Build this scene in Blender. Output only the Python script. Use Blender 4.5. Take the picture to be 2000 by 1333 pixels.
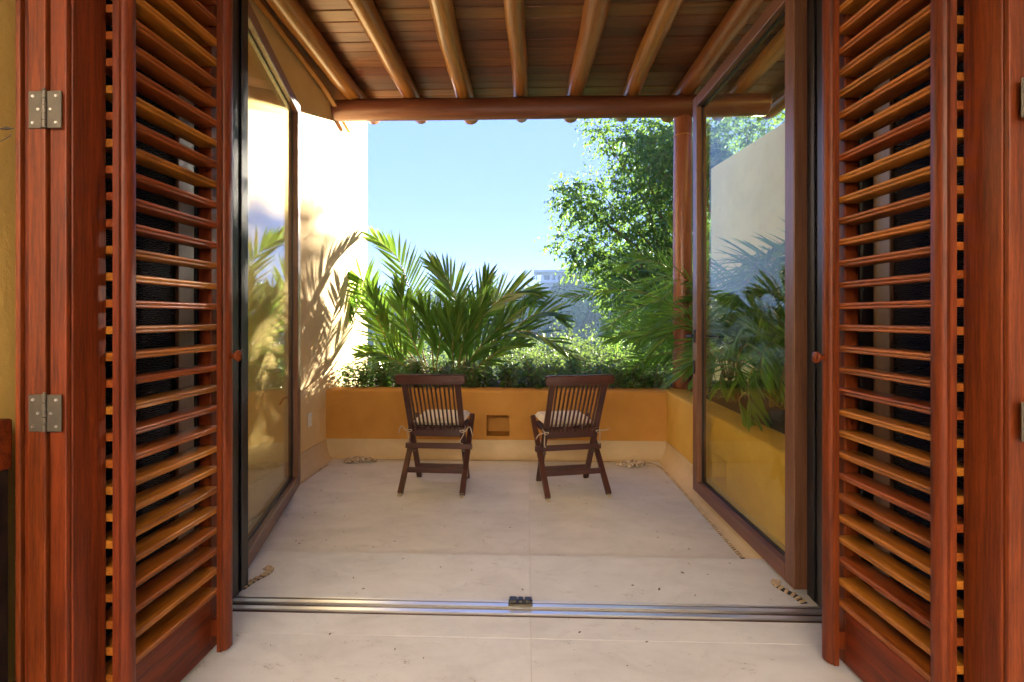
import bpy, bmesh, math, random
from mathutils import Vector, Matrix, noise
R = math.radians
for o in list(bpy.data.objects): bpy.data.objects.remove(o)
sc = bpy.context.scene
col = sc.collection

# ------------------------------------------------------------------ camera, sky, sun, exposure
EYE = 1.30; FPX = 950.0; YAW = math.atan(31 / 950)
cam_d = bpy.data.cameras.new('camera'); cam = bpy.data.objects.new('camera', cam_d); col.objects.link(cam)
cam.location = (0, 0, EYE); cam.rotation_euler = (R(90), 0, YAW)
cam_d.sensor_width = 36; cam_d.lens = 36 * FPX / 2000; cam_d.shift_y = -46.5 / 2000
cam_d.clip_start = 0.05; cam_d.clip_end = 3000
sc.camera = cam

SUN_AZ = 24.0                      # degrees to the right of straight out (+Y)
SUN_EL = math.degrees(math.atan(0.298 * math.cos(R(SUN_AZ))))
world = bpy.data.worlds.new('World'); sc.world = world; world.use_nodes = True
wn = world.node_tree.nodes; wl = world.node_tree.links
bg = wn['Background']
sky = wn.new('ShaderNodeTexSky'); sky.sky_type = 'NISHITA'; sky.sun_disc = False
sky.sun_elevation = R(SUN_EL); sky.sun_rotation = R(SUN_AZ)
sky.altitude = 0; sky.air_density = 1.0; sky.dust_density = 0.2; sky.ozone_density = 2.5
# even out the sky's luminance range (the same curve for every direction): c * (lum / L0) ** (g - 1)
bw_ = wn.new('ShaderNodeRGBToBW'); wl.new(sky.outputs[0], bw_.inputs[0])
dv = wn.new('ShaderNodeMath'); dv.operation = 'DIVIDE'; dv.inputs[1].default_value = 2.3; wl.new(bw_.outputs[0], dv.inputs[0])
pw_ = wn.new('ShaderNodeMath'); pw_.operation = 'POWER'; pw_.inputs[1].default_value = -0.9; wl.new(dv.outputs[0], pw_.inputs[0])
vm = wn.new('ShaderNodeVectorMath'); vm.operation = 'SCALE'; wl.new(sky.outputs[0], vm.inputs[0]); wl.new(pw_.outputs[0], vm.inputs['Scale'])
mk = wn.new('ShaderNodeMix'); mk.data_type = 'RGBA'; mk.inputs[0].default_value = .95; mk.inputs[7].default_value = (.56, .94, 2.6, 1); wl.new(vm.outputs[0], mk.inputs[6])
wl.new(mk.outputs[2], bg.inputs[0]); bg.inputs[1].default_value = 0.050
sun_d = bpy.data.lights.new('sun', 'SUN'); sun_d.energy = 5.0; sun_d.angle = R(1.3); sun_d.color = (1, 0.90, 0.74)
sun = bpy.data.objects.new('sun', sun_d); col.objects.link(sun)
sv = Vector((math.sin(R(SUN_AZ)) * math.cos(R(SUN_EL)), math.cos(R(SUN_AZ)) * math.cos(R(SUN_EL)), math.sin(R(SUN_EL))))
sun.rotation_euler = sv.to_track_quat('Z', 'Y').to_euler(); sun.location = (8, 14, 9)
vs = sc.view_settings; vs.view_transform = 'Standard'; vs.look = 'None'; vs.exposure = 3.75; vs.gamma = 1.0
sc.render.engine = 'CYCLES'
cy = sc.cycles; cy.use_denoising = True; cy.max_bounces = 9; cy.diffuse_bounces = 5; cy.glossy_bounces = 4
cy.transmission_bounces = 6; cy.transparent_max_bounces = 16; cy.volume_bounces = 0; cy.sample_clamp_indirect = 6
cy.caustics_reflective = False; cy.caustics_refractive = False

def at(px, py, y):
    """point of the photograph's pixel (2000 wide) at scene depth y"""
    u = (px - 1000) / FPX; v = (620 - py) / FPX
    dx = u * math.cos(YAW) - math.sin(YAW); dy = u * math.sin(YAW) + math.cos(YAW)
    t = y / dy
    return Vector((t * dx, y, EYE + t * v))

# ------------------------------------------------------------------ materials
M = {}
def new_mat(name):
    m = bpy.data.materials.new(name); m.use_nodes = True; M[name] = m
    nt = m.node_tree; return m, nt, nt.nodes['Principled BSDF'], nt.nodes, nt.links
def ramp(n, stops):
    r = n.new('ShaderNodeValToRGB'); e = r.color_ramp.elements
    while len(e) > 1: e.remove(e[-1])
    e[0].position = stops[0][0]; e[0].color = (*stops[0][1], 1)
    for p, c in stops[1:]:
        x = e.new(p); x.color = (*c, 1)
    return r
def coords(n, l, scale=(1, 1, 1), kind='Object'):
    tc = n.new('ShaderNodeTexCoord'); mp = n.new('ShaderNodeMapping'); mp.inputs['Scale'].default_value = scale
    l.new(tc.outputs[kind], mp.inputs[0]); return mp
def tex_noise(n, l, mp, scale, detail=6, rough=0.6, dist=0.0):
    t = n.new('ShaderNodeTexNoise'); t.inputs['Scale'].default_value = scale; t.inputs['Detail'].default_value = detail
    t.inputs['Roughness'].default_value = rough; t.inputs['Distortion'].default_value = dist
    l.new(mp.outputs[0], t.inputs['Vector']); return t
def mixc(n, l, a, b, fac, mode='MIX'):
    m = n.new('ShaderNodeMix'); m.data_type = 'RGBA'; m.blend_type = mode
    for s, v in ((6, a), (7, b), (0, fac)):
        if hasattr(v, 'is_linked') or hasattr(v, 'node'): l.new(v, m.inputs[s])
        else: m.inputs[s].default_value = v if s == 0 else (*v, 1)
    return m.outputs[2]
def bump(n, l, height, strength, dist, b):
    bp = n.new('ShaderNodeBump'); bp.inputs['Strength'].default_value = strength; bp.inputs['Distance'].default_value = dist
    l.new(height, bp.inputs['Height']); l.new(bp.outputs[0], b.inputs['Normal'])

def wood(name, dark, light, axis, rough=0.35, coat=0.3, grain=70, vary=0.35, spec=0.5):
    m, nt, b, n, l = new_mat(name)
    s = [1.0, 1.0, 1.0]; s['xyz'.index(axis)] = 0.05
    oi = n.new('ShaderNodeObjectInfo')
    tc = n.new('ShaderNodeTexCoord'); add = n.new('ShaderNodeVectorMath'); add.operation = 'ADD'
    off = n.new('ShaderNodeVectorMath'); off.operation = 'SCALE'; off.inputs[0].default_value = (7.3, 3.1, 5.7)
    l.new(oi.outputs['Random'], off.inputs['Scale']); l.new(tc.outputs['Object'], add.inputs[0]); l.new(off.outputs[0], add.inputs[1])
    mp = n.new('ShaderNodeMapping'); mp.inputs['Scale'].default_value = s; l.new(add.outputs[0], mp.inputs[0])
    g = tex_noise(n, l, mp, grain, 5, 0.65, 0.3); g2 = tex_noise(n, l, mp, grain / 7, 3, 0.5, 0.8)
    g3 = tex_noise(n, l, mp, grain * 4, 2, 0.5)
    r = ramp(n, [(0.34, dark), (0.50, [(a + c) / 2 for a, c in zip(dark, light)]), (0.66, light)])
    mx = n.new('ShaderNodeMath'); mx.operation = 'MULTIPLY_ADD'; l.new(g.outputs[0], mx.inputs[0]); mx.inputs[1].default_value = 0.5
    m2 = n.new('ShaderNodeMath'); m2.operation = 'MULTIPLY'; l.new(g2.outputs[0], m2.inputs[0]); m2.inputs[1].default_value = 0.5
    l.new(m2.outputs[0], mx.inputs[2]); l.new(mx.outputs[0], r.inputs[0])
    hsv = n.new('ShaderNodeHueSaturation'); l.new(r.outputs[0], hsv.inputs['Color'])
    mr = n.new('ShaderNodeMapRange'); l.new(oi.outputs['Random'], mr.inputs[0]); mr.inputs[3].default_value = 1 - vary * .6; mr.inputs[4].default_value = 1 + vary * .6
    l.new(mr.outputs[0], hsv.inputs['Value'])
    mh = n.new('ShaderNodeMapRange'); l.new(oi.outputs['Random'], mh.inputs[0]); mh.inputs[3].default_value = 0.5 - .012 * vary * 3; mh.inputs[4].default_value = 0.5 + .012 * vary * 3
    l.new(mh.outputs[0], hsv.inputs['Hue'])
    pores = mixc(n, l, hsv.outputs[0], [c * .45 for c in dark], 0.0)
    pr = n.new('ShaderNodeMapRange'); l.new(g3.outputs[0], pr.inputs[0]); pr.inputs[1].default_value = .56; pr.inputs[2].default_value = .75; pr.inputs[4].default_value = .55
    l.new(pr.outputs[0], pores.node.inputs[0])
    l.new(pores, b.inputs['Base Color'])
    rr = n.new('ShaderNodeMapRange'); l.new(g2.outputs[0], rr.inputs[0]); rr.inputs[3].default_value = rough - .08; rr.inputs[4].default_value = rough + .14
    l.new(rr.outputs[0], b.inputs['Roughness'])
    b.inputs['Coat Weight'].default_value = coat; b.inputs['Coat Roughness'].default_value = .22; b.inputs['Specular IOR Level'].default_value = spec
    bump(n, l, g.outputs[0], .18, .003, b)
    return m
RED_D, RED_L = (0.050, 0.008, 0.002), (0.225, 0.040, 0.007)
for ax in 'xyz': wood('mahogany_' + ax, RED_D, RED_L, ax, .42, .04, 190, .12, .28)
wood('louver_wood', (0.13, 0.025, 0.003), (0.48, 0.150, 0.020), 'y', .34, .08, 170, .38, .4)
for ax in 'xyz': wood('door_wood_' + ax, (0.095, 0.036, 0.019), (0.20, 0.085, 0.048), ax, .38, .2, 80, .12)
wood('board_wood', (0.12, 0.036, 0.015), (0.31, 0.115, 0.050), 'x', .42, .15, 26, .45)
wood('log_wood', (0.16, 0.050, 0.012), (0.44, 0.180, 0.050), 'y', .30, .35, 90, .25)
wood('beam_wood', (0.13, 0.045, 0.028), (0.27, 0.105, 0.068), 'x', .36, .3, 26, .1)
wood('post_wood', (0.20, 0.060, 0.036), (0.36, 0.125, 0.075), 'z', .36, .3, 26, .1)
wood('trim_wood', (0.45, 0.20, 0.05), (0.66, 0.36, 0.11), 'y', .4, .2, 30, .1)
for ax in 'xyz': wood('chair_wood_' + ax, (0.030, 0.009, 0.007), (0.080, 0.025, 0.018), ax, .36, .25, 70, .25)
wood('dark_furniture', (0.010, 0.006, 0.005), (0.030, 0.016, 0.012), 'x', .4, .2, 40, .1)

def plaster(name, c1, c2, scale=3.0, rough=.8, bmp=.42, stain=None, soft=None):
    m, nt, b, n, l = new_mat(name)
    mp = coords(n, l); a = tex_noise(n, l, mp, scale, 8, .62, .6); f = tex_noise(n, l, mp, scale * 22, 5, .6); k = tex_noise(n, l, mp, scale * .35, 3, .5)
    r = ramp(n, [(.3, c1), (.7, c2)]); l.new(a.outputs[0], r.inputs[0])
    c = mixc(n, l, r.outputs[0], [x * .86 for x in c1], 0.0)
    mr = n.new('ShaderNodeMapRange'); l.new(k.outputs[0], mr.inputs[0]); mr.inputs[1].default_value = .5; mr.inputs[2].default_value = .72; mr.inputs[4].default_value = .6
    l.new(mr.outputs[0], c.node.inputs[0])
    if stain:
        st = tex_noise(n, l, mp, 9, 3, .5, .3); sr = n.new('ShaderNodeMapRange'); l.new(st.outputs[0], sr.inputs[0])
        sr.inputs[1].default_value = .70; sr.inputs[2].default_value = .78; sr.inputs[4].default_value = .5
        c = mixc(n, l, c, stain, sr.outputs[0])
    l.new(c, b.inputs['Base Color']); b.inputs['Roughness'].default_value = rough; b.inputs['Specular IOR Level'].default_value = .25
    ad = n.new('ShaderNodeMath'); ad.operation = 'MULTIPLY_ADD'; l.new(a.outputs[0], ad.inputs[0]); ad.inputs[1].default_value = 3.0; l.new(f.outputs[0], ad.inputs[2])
    bump(n, l, ad.outputs[0], bmp, .006, b)
    return m
plaster('cream_plaster', (0.70, 0.50, 0.24), (0.80, 0.60, 0.31), 2.2)
plaster('ochre_plaster', (0.46, 0.215, 0.045), (0.57, 0.285, 0.066), 2.6)
plaster('yellow_plaster', (0.56, 0.33, 0.060), (0.66, 0.41, 0.088), 2.6)
plaster('pale_plaster', (0.76, 0.60, 0.22), (0.84, 0.70, 0.30), 1.6, stain=(.33, .28, .18))
plaster('room_plaster', (0.74, 0.47, 0.12), (0.80, 0.54, 0.16), 2.0)
plaster('room_cream', (0.74, 0.67, 0.56), (0.80, 0.73, 0.62), 2.0)
plaster('cove_cement', (0.54, 0.40, 0.24), (0.64, 0.50, 0.32), 4.0, .7)
plaster('house_white', (0.72, 0.70, 0.68), (0.80, 0.78, 0.75), .2)
plaster('house_roof', (0.55, 0.52, 0.50), (0.62, 0.60, 0.58), .2)
plaster('soil', (0.05, 0.032, 0.02), (0.10, 0.065, 0.04), 8.0, .95, .8)
plaster('clay_tile', (0.36, 0.15, 0.08), (0.50, 0.24, 0.13), 6.0, .85, .4)
plaster('pebble', (0.34, 0.24, 0.14), (0.66, 0.52, 0.36), 30.0, .7, .2)
m, nt, b, n, l = new_mat('river_pebble'); ge = n.new('ShaderNodeNewGeometry'); r = ramp(n, [(0, (.16, .11, .07)), (.35, (.42, .31, .21)), (.7, (.58, .48, .37)), (1, (.70, .64, .56))])
l.new(ge.outputs['Random Per Island'], r.inputs[0]); l.new(r.outputs[0], b.inputs['Base Color']); b.inputs['Roughness'].default_value = .6
plaster('terrain', (0.035, 0.055, 0.018), (0.07, 0.085, 0.03), .2, .95, .3)
plaster('grout', (0.40, 0.32, 0.24), (0.50, 0.41, 0.32), 8.0, .9)

def travertine(name, c1, c2, c3):
    m, nt, b, n, l = new_mat(name)
    oi = n.new('ShaderNodeObjectInfo'); tc = n.new('ShaderNodeTexCoord'); add = n.new('ShaderNodeVectorMath'); add.operation = 'ADD'
    off = n.new('ShaderNodeVectorMath'); off.operation = 'SCALE'; off.inputs[0].default_value = (5, 9, 2)
    l.new(oi.outputs['Random'], off.inputs['Scale']); l.new(tc.outputs['Object'], add.inputs[0]); l.new(off.outputs[0], add.inputs[1])
    mp = n.new('ShaderNodeMapping'); mp.inputs['Scale'].default_value = (1, 1.7, 1); l.new(add.outputs[0], mp.inputs[0])
    a = tex_noise(n, l, mp, 3.0, 9, .7, .5); k = tex_noise(n, l, mp, 9, 8, .7, .6); p = tex_noise(n, l, mp, 95, 3, .6, .4); big = tex_noise(n, l, mp, .9, 3, .5)
    r = ramp(n, [(.32, c1), (.5, c2), (.70, c3)]); l.new(a.outputs[0], r.inputs[0])
    c = mixc(n, l, r.outputs[0], [x * .80 for x in c1], 0.0)
    mr = n.new('ShaderNodeMapRange'); l.new(k.outputs[0], mr.inputs[0]); mr.inputs[1].default_value = .55; mr.inputs[2].default_value = .78; mr.inputs[4].default_value = .4
    l.new(mr.outputs[0], c.node.inputs[0])
    # pits: sparse clusters of small dark pores
    pm = n.new('ShaderNodeMath'); pm.operation = 'MULTIPLY'; l.new(p.outputs[0], pm.inputs[0]); l.new(k.outputs[0], pm.inputs[1])
    pr = n.new('ShaderNodeMapRange'); l.new(pm.outputs[0], pr.inputs[0]); pr.inputs[1].default_value = .375; pr.inputs[2].default_value = .41; pr.inputs[4].default_value = .75
    c = mixc(n, l, c, (.20, .15, .12), pr.outputs[0])
    hsv = n.new('ShaderNodeHueSaturation'); l.new(c, hsv.inputs['Color'])
    mv = n.new('ShaderNodeMapRange'); l.new(oi.outputs['Random'], mv.inputs[0]); mv.inputs[3].default_value = .95; mv.inputs[4].default_value = 1.05; l.new(mv.outputs[0], hsv.inputs['Value'])
    l.new(hsv.outputs[0], b.inputs['Base Color'])
    rr = n.new('ShaderNodeMapRange'); l.new(k.outputs[0], rr.inputs[0]); rr.inputs[3].default_value = .36; rr.inputs[4].default_value = .62; l.new(rr.outputs[0], b.inputs['Roughness'])
    b.inputs['Specular IOR Level'].default_value = .35
    bump(n, l, k.outputs[0], .06, .004, b)
travertine('travertine', (0.51, 0.505, 0.52), (0.59, 0.585, 0.60), (0.65, 0.645, 0.66))
travertine('patio_stone', (0.49, 0.465, 0.46), (0.56, 0.535, 0.53), (0.62, 0.595, 0.59))

def plain(name, c, rough=.5, metal=0.0, spec=.5, nscale=40, nvar=.12):
    m, nt, b, n, l = new_mat(name)
    mp = coords(n, l); t = tex_noise(n, l, mp, nscale, 4); r = ramp(n, [(.3, [x * (1 - nvar) for x in c]), (.7, [min(1, x * (1 + nvar)) for x in c])])
    l.new(t.outputs[0], r.inputs[0]); l.new(r.outputs[0], b.inputs['Base Color'])
    b.inputs['Roughness'].default_value = rough; b.inputs['Metallic'].default_value = metal; b.inputs['Specular IOR Level'].default_value = spec
    return m
plain('black_metal', (0.012, 0.011, 0.014), .35)
plain('aluminium', (0.76, 0.75, 0.75), .30, .9, .5, 12, .03)
plain('track_dark', (0.06, 0.03, 0.027), .4)
plain('hinge_steel', (0.11, 0.095, 0.075), .45, .6, .5, 25, .15)
plain('switch_white', (0.78, 0.75, 0.68), .4)
plain('slot_shade', (0.015, 0.012, 0.01), .9)
plain('cord', (0.42, 0.35, 0.27), .9)
plain('copper', (0.45, 0.17, 0.06), .35, .7)
plain('window_dark', (0.10, 0.12, 0.15), .2)
plain('foot_pad', (0.42, 0.34, 0.24), .6)
plain('litter', (0.10, 0.06, 0.03), .9)
plain('wire', (0.05, 0.035, 0.03), .5)
plain('bark', (0.16, 0.11, 0.07), .9, 0, .2, 12, .3)
plain('rachis', (0.30, 0.22, 0.07), .5, 0, .4, 10, .3)

# woven cushion
m, nt, b, n, l = new_mat('cushion')
mp = coords(n, l); w1 = n.new('ShaderNodeTexWave'); w1.inputs['Scale'].default_value = 160; l.new(mp.outputs[0], w1.inputs[0])
w2 = n.new('ShaderNodeTexWave'); w2.bands_direction = 'Y'; w2.inputs['Scale'].default_value = 160; l.new(mp.outputs[0], w2.inputs[0])
tn = tex_noise(n, l, mp, 12, 5); r = ramp(n, [(.3, (.62, .54, .42)), (.7, (.78, .70, .58))]); l.new(tn.outputs[0], r.inputs[0]); l.new(r.outputs[0], b.inputs['Base Color'])
ma = n.new('ShaderNodeMath'); l.new(w1.outputs[1], ma.inputs[0]); l.new(w2.outputs[1], ma.inputs[1]); bump(n, l, ma.outputs[0], .3, .002, b); b.inputs['Roughness'].default_value = .9

# door glass: thin tinted pane
m, nt, b, n, l = new_mat('door_glass'); n.remove(b); out = n['Material Output']
tr = n.new('ShaderNodeBsdfTransparent'); tr.inputs[0].default_value = (.96, .97, .82, 1)
gl = n.new('ShaderNodeBsdfGlossy'); gl.inputs['Roughness'].default_value = 0.0; gl.inputs[0].default_value = (.95, .97, 1, 1)
lwt = n.new('ShaderNodeLayerWeight'); lwt.inputs[0].default_value = .5; p5 = n.new('ShaderNodeMath'); p5.operation = 'POWER'; p5.inputs[1].default_value = 5.0; l.new(lwt.outputs['Facing'], p5.inputs[0])
fr = n.new('ShaderNodeMath'); fr.operation = 'MULTIPLY_ADD'; fr.inputs[1].default_value = .8; fr.inputs[2].default_value = .02; l.new(p5.outputs[0], fr.inputs[0]); mx = n.new('ShaderNodeMixShader')
l.new(fr.outputs[0], mx.inputs[0]); l.new(tr.outputs[0], mx.inputs[1]); l.new(gl.outputs[0], mx.inputs[2])
# faint dust on the pane
df = n.new('ShaderNodeBsdfDiffuse'); df.inputs[0].default_value = (.7, .7, .65, 1)
mp = coords(n, l); dn = tex_noise(n, l, mp, 14, 8, .75, .4); dr = n.new('ShaderNodeMapRange'); l.new(dn.outputs[0], dr.inputs[0])
dr.inputs[1].default_value = .5; dr.inputs[2].default_value = .85; dr.inputs[3].default_value = .004; dr.inputs[4].default_value = .07
mx2 = n.new('ShaderNodeMixShader'); l.new(dr.outputs[0], mx2.inputs[0]); l.new(mx.outputs[0], mx2.inputs[1]); l.new(df.outputs[0], mx2.inputs[2]); l.new(mx2.outputs[0], out.inputs[0])
# insect mesh
m, nt, b, n, l = new_mat('screen_mesh'); out = n['Material Output']
b.inputs['Base Color'].default_value = (.006, .006, .009, 1); b.inputs['Roughness'].default_value = .8; b.inputs['Specular IOR Level'].default_value = .1
tr = n.new('ShaderNodeBsdfTransparent'); mx = n.new('ShaderNodeMixShader')
mp = coords(n, l); wv = n.new('ShaderNodeTexWave'); wv.bands_direction = 'Z'; wv.inputs['Scale'].default_value = 42; wv.inputs['Distortion'].default_value = 9; wv.inputs['Detail'].default_value = 3; wv.inputs['Detail Scale'].default_value = 1.2
l.new(mp.outputs[0], wv.inputs[0]); mr = n.new('ShaderNodeMapRange'); l.new(wv.outputs[1], mr.inputs[0]); mr.inputs[3].default_value = .90; mr.inputs[4].default_value = 1.0
mr2 = ramp(n, [(.2, (.003, .003, .005)), (.8, (.034, .030, .036))]); l.new(wv.outputs[1], mr2.inputs[0]); l.new(mr2.outputs[0], b.inputs['Base Color'])
l.new(mr.outputs[0], mx.inputs[0]); l.new(tr.outputs[0], mx.inputs[1]); l.new(b.outputs[0], mx.inputs[2]); l.new(mx.outputs[0], out.inputs[0])

def leaf(name, c1, c2, trans, tcol, scale=14, rough=.38, tip=None):
    m, nt, b, n, l = new_mat(name); out = n['Material Output']
    mp = coords(n, l); t = tex_noise(n, l, mp, scale, 3, .6); t2 = tex_noise(n, l, mp, scale * .2, 2, .5)
    r = ramp(n, [(.3, c1), (.7, c2)]); l.new(t.outputs[0], r.inputs[0])
    c = r.outputs[0]
    if tip:
        mr = n.new('ShaderNodeMapRange'); l.new(t2.outputs[0], mr.inputs[0]); mr.inputs[1].default_value = .66; mr.inputs[2].default_value = .74; mr.inputs[4].default_value = .7
        c = mixc(n, l, c, tip, mr.outputs[0])
    ge = n.new('ShaderNodeNewGeometry'); hs = n.new('ShaderNodeHueSaturation'); l.new(c, hs.inputs['Color'])
    hv = n.new('ShaderNodeMapRange'); l.new(ge.outputs['Random Per Island'], hv.inputs[0]); hv.inputs[3].default_value = .55; hv.inputs[4].default_value = 1.4; l.new(hv.outputs[0], hs.inputs['Value'])
    wn2 = n.new('ShaderNodeTexWhiteNoise'); wn2.noise_dimensions = '1D'; l.new(ge.outputs['Random Per Island'], wn2.inputs['W'])
    hh = n.new('ShaderNodeMapRange'); l.new(wn2.outputs[0], hh.inputs[0]); hh.inputs[3].default_value = .475; hh.inputs[4].default_value = .515; l.new(hh.outputs[0], hs.inputs['Hue'])
    c = hs.outputs[0]
    l.new(c, b.inputs['Base Color']); b.inputs['Roughness'].default_value = rough; b.inputs['Specular IOR Level'].default_value = .5
    ts = n.new('ShaderNodeBsdfTranslucent')
    tm = mixc(n, l, c, tcol, .65); l.new(tm, ts.inputs[0])
    mx = n.new('ShaderNodeMixShader'); mx.inputs[0].default_value = trans
    l.new(b.outputs[0], mx.inputs[1]); l.new(ts.outputs[0], mx.inputs[2]); l.new(mx.outputs[0], out.inputs[0])
leaf('palm_leaf', (.042, .125, .020), (.10, .23, .036), .32, (.24, .42, .04), 9, .36, (.22, .16, .05))
leaf('areca_leaf', (.075, .21, .034), (.16, .35, .06), .45, (.34, .56, .05), 9, .34)
leaf('hedge_leaf', (.035, .11, .024), (.09, .21, .04), .35, (.20, .36, .05), 22, .28)
leaf('tree_leaf', (.034, .10, .022), (.075, .17, .036), .40, (.24, .42, .05), 6, .36)
leaf('valley_leaf', (.034, .072, .016), (.07, .112, .03), .36, (.16, .24, .045), .5, .55)
leaf('hill_leaf', (.055, .105, .028), (.11, .17, .05), .25, (.16, .22, .06), .12, .7)

# ------------------------------------------------------------------ mesh helpers
class MB:
    def __init__(s): s.v = []; s.f = []; s.mi = []
    def add(s, vs, fs, mi=0):
        o = len(s.v); s.v += [tuple(p) for p in vs]; s.f += [tuple(i + o for i in f) for f in fs]; s.mi += [mi] * len(fs); return s
    def box(s, a, b, mi=0):
        (x0, y0, z0), (x1, y1, z1) = a, b
        return s.add([(x0, y0, z0), (x1, y0, z0), (x1, y1, z0), (x0, y1, z0), (x0, y0, z1), (x1, y0, z1), (x1, y1, z1), (x0, y1, z1)],
                     [(0, 3, 2, 1), (4, 5, 6, 7), (0, 1, 5, 4), (1, 2, 6, 5), (2, 3, 7, 6), (3, 0, 4, 7)], mi)
    def bar(s, p, q, w, t, up=(0, 0, 1), mi=0):
        """rectangular bar from p to q, w across, t along the second axis"""
        p, q = Vector(p), Vector(q); d = (q - p).normalized(); a = d.cross(Vector(up)).normalized(); c = a.cross(d).normalized()
        vs = []
        for e in (p, q):
            for i, j in ((-1, -1), (1, -1), (1, 1), (-1, 1)): vs.append(e + a * w / 2 * i + c * t / 2 * j)
        return s.add(vs, [(3, 2, 1, 0), (4, 5, 6, 7), (0, 1, 5, 4), (1, 2, 6, 5), (2, 3, 7, 6), (3, 0, 4, 7)], mi)
    def tube(s, pts, rad, n=10, caps=True, mi=0):
        pts = [Vector(p) for p in pts]; k = len(pts)
        if not hasattr(rad, '__len__'): rad = [rad] * k
        vs = []; prev = None
        for i, p in enumerate(pts):
            t = (pts[min(i + 1, k - 1)] - pts[max(i - 1, 0)]).normalized()
            if prev is None:
                a = t.cross(Vector((0, 0, 1)));
                if a.length < .05: a = t.cross(Vector((1, 0, 0)))
            else: a = prev - t * prev.dot(t)
            a.normalize(); prev = a; b_ = t.cross(a)
            for j in range(n):
                w = 2 * math.pi * j / n; vs.append(p + (a * math.cos(w) + b_ * math.sin(w)) * rad[i])
        fs = [(i * n + j, i * n + (j + 1) % n, (i + 1) * n + (j + 1) % n, (i + 1) * n + j) for i in range(k - 1) for j in range(n)]
        if caps: fs += [tuple(reversed(range(n))), tuple((k - 1) * n + j for j in range(n))]
        return s.add(vs, fs, mi)
    def extrude(s, prof, axis, a, b, mi=0, caps=True):
        """prof: list of 2-D points in the plane normal to axis"""
        n = len(prof)
        def P(u, w, t): return {'x': (t, u, w), 'y': (u, t, w), 'z': (u, w, t)}[axis]
        vs = [P(u, w, a) for u, w in prof] + [P(u, w, b) for u, w in prof]
        fs = [(i, (i + 1) % n, n + (i + 1) % n, n + i) for i in range(n)]
        if caps: fs += [tuple(reversed(range(n))), tuple(range(n, 2 * n))]
        return s.add(vs, fs, mi)
    def build(s, name, mat, parent=None, bevel=0, seg=2, smooth=False, loc=None):
        me = s.mesh(name, mat, bevel, seg, smooth); return put(name, me, parent, loc)
    def mesh(s, name, mat, bevel=0, seg=2, smooth=False):
        me = bpy.data.meshes.new(name); me.from_pydata(s.v, [], s.f)
        mats = mat if isinstance(mat, (list, tuple)) else [mat]
        for k in mats: me.materials.append(M[k])
        if len(mats) > 1: me.polygons.foreach_set('material_index', s.mi)
        bm = bmesh.new(); bm.from_mesh(me)
        if len(s.f) < 20000: bmesh.ops.recalc_face_normals(bm, faces=bm.faces)
        if bevel:
            ed = [e for e in bm.edges if len(e.link_faces) == 2 and e.calc_face_angle(0) > .5]
            bmesh.ops.bevel(bm, geom=ed, offset=bevel, segments=seg, profile=.5, affect='EDGES', clamp_overlap=True)
        bm.to_mesh(me); bm.free()
        if smooth:
            me.polygons.foreach_set('use_smooth', [True] * len(me.polygons))
            try: me.set_sharp_from_angle(angle=R(40))
            except Exception: pass
        return me
def put(name, me, parent=None, loc=None):
    o = bpy.data.objects.new(name, me); col.objects.link(o)
    if parent: o.parent = parent
    if loc is not None: o.location = loc
    return o
def thing(name, label, cat, loc=(0, 0, 0), rz=0, group=None):
    o = bpy.data.objects.new(name, None); o.empty_display_size = .1; col.objects.link(o); o.location = loc; o.rotation_euler = (0, 0, rz)
    return tag(o, label, cat, group)
def tag(o, label, cat, group=None):
    o['label'] = label; o['category'] = cat
    if group: o['group'] = group
    return o
def struct(o): o['kind'] = 'structure'; return o
def stuff(o): o['kind'] = 'stuff'; return o
def smoothstep(x): x = max(0, min(1, x)); return x * x * (3 - 2 * x)
def catmull(P, n):
    P = [Vector(p) for p in P]; Q = [P[0] * 2 - P[1]] + P + [P[-1] * 2 - P[-2]]; out = []; k = len(P) - 1
    for i in range(n + 1):
        t = i / n * k; j = min(int(t), k - 1); u = t - j; a, b_, c, d = Q[j:j + 4]
        out.append(.5 * ((2 * b_) + (c - a) * u + (2 * a - 5 * b_ + 4 * c - d) * u * u + (3 * b_ - a - 3 * c + d) * u ** 3))
    return out

# ------------------------------------------------------------------ terrain
def lerp_table(T, x):
    if x <= T[0][0]: return T[0][1]
    for (a, p), (b_, q) in zip(T, T[1:]):
        if x <= b_: return p + (q - p) * smoothstep((x - a) / (b_ - a))
    return T[-1][1]
CREST = [(-200, 4), (-60, 3), (-27, 5.5), (-12, 4.0), (-3, 5.0), (4, 8.5), (14, 13.0), (25, 17), (60, 19), (120, 20), (250, 21)]
def ground_z(x, y):
    z = -.6 - 11.5 * smoothstep((y - 6.0) / 55) - 4 * smoothstep((x - 6) / 60)
    c = lerp_table(CREST, x * 150 / max(y, 60))
    up = smoothstep((y - 55) / 97); z += (c + 12) * up
    if y > 152: z -= 6 * smoothstep((y - 152) / 120)
    if y > 20: z += 1.2 * noise.noise((x * .05, y * .05, 0)) * min(1, (y - 20) / 40)
    return z
mb = MB(); xs = [-300 + 600 * i / 100 for i in range(101)]; ys = [-60, -20, 0, 2, 4, 5.5] + [6 + 1.5 * i for i in range(14)] + [28 + 4 * i for i in range(70)]
mb.add([(x, y, ground_z(x, y)) for y in ys for x in xs], [(j * 101 + i, j * 101 + i + 1, (j + 1) * 101 + i + 1, (j + 1) * 101 + i) for j in range(len(ys) - 1) for i in range(100)])
struct(mb.build('ground', 'terrain', smooth=True))

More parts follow.
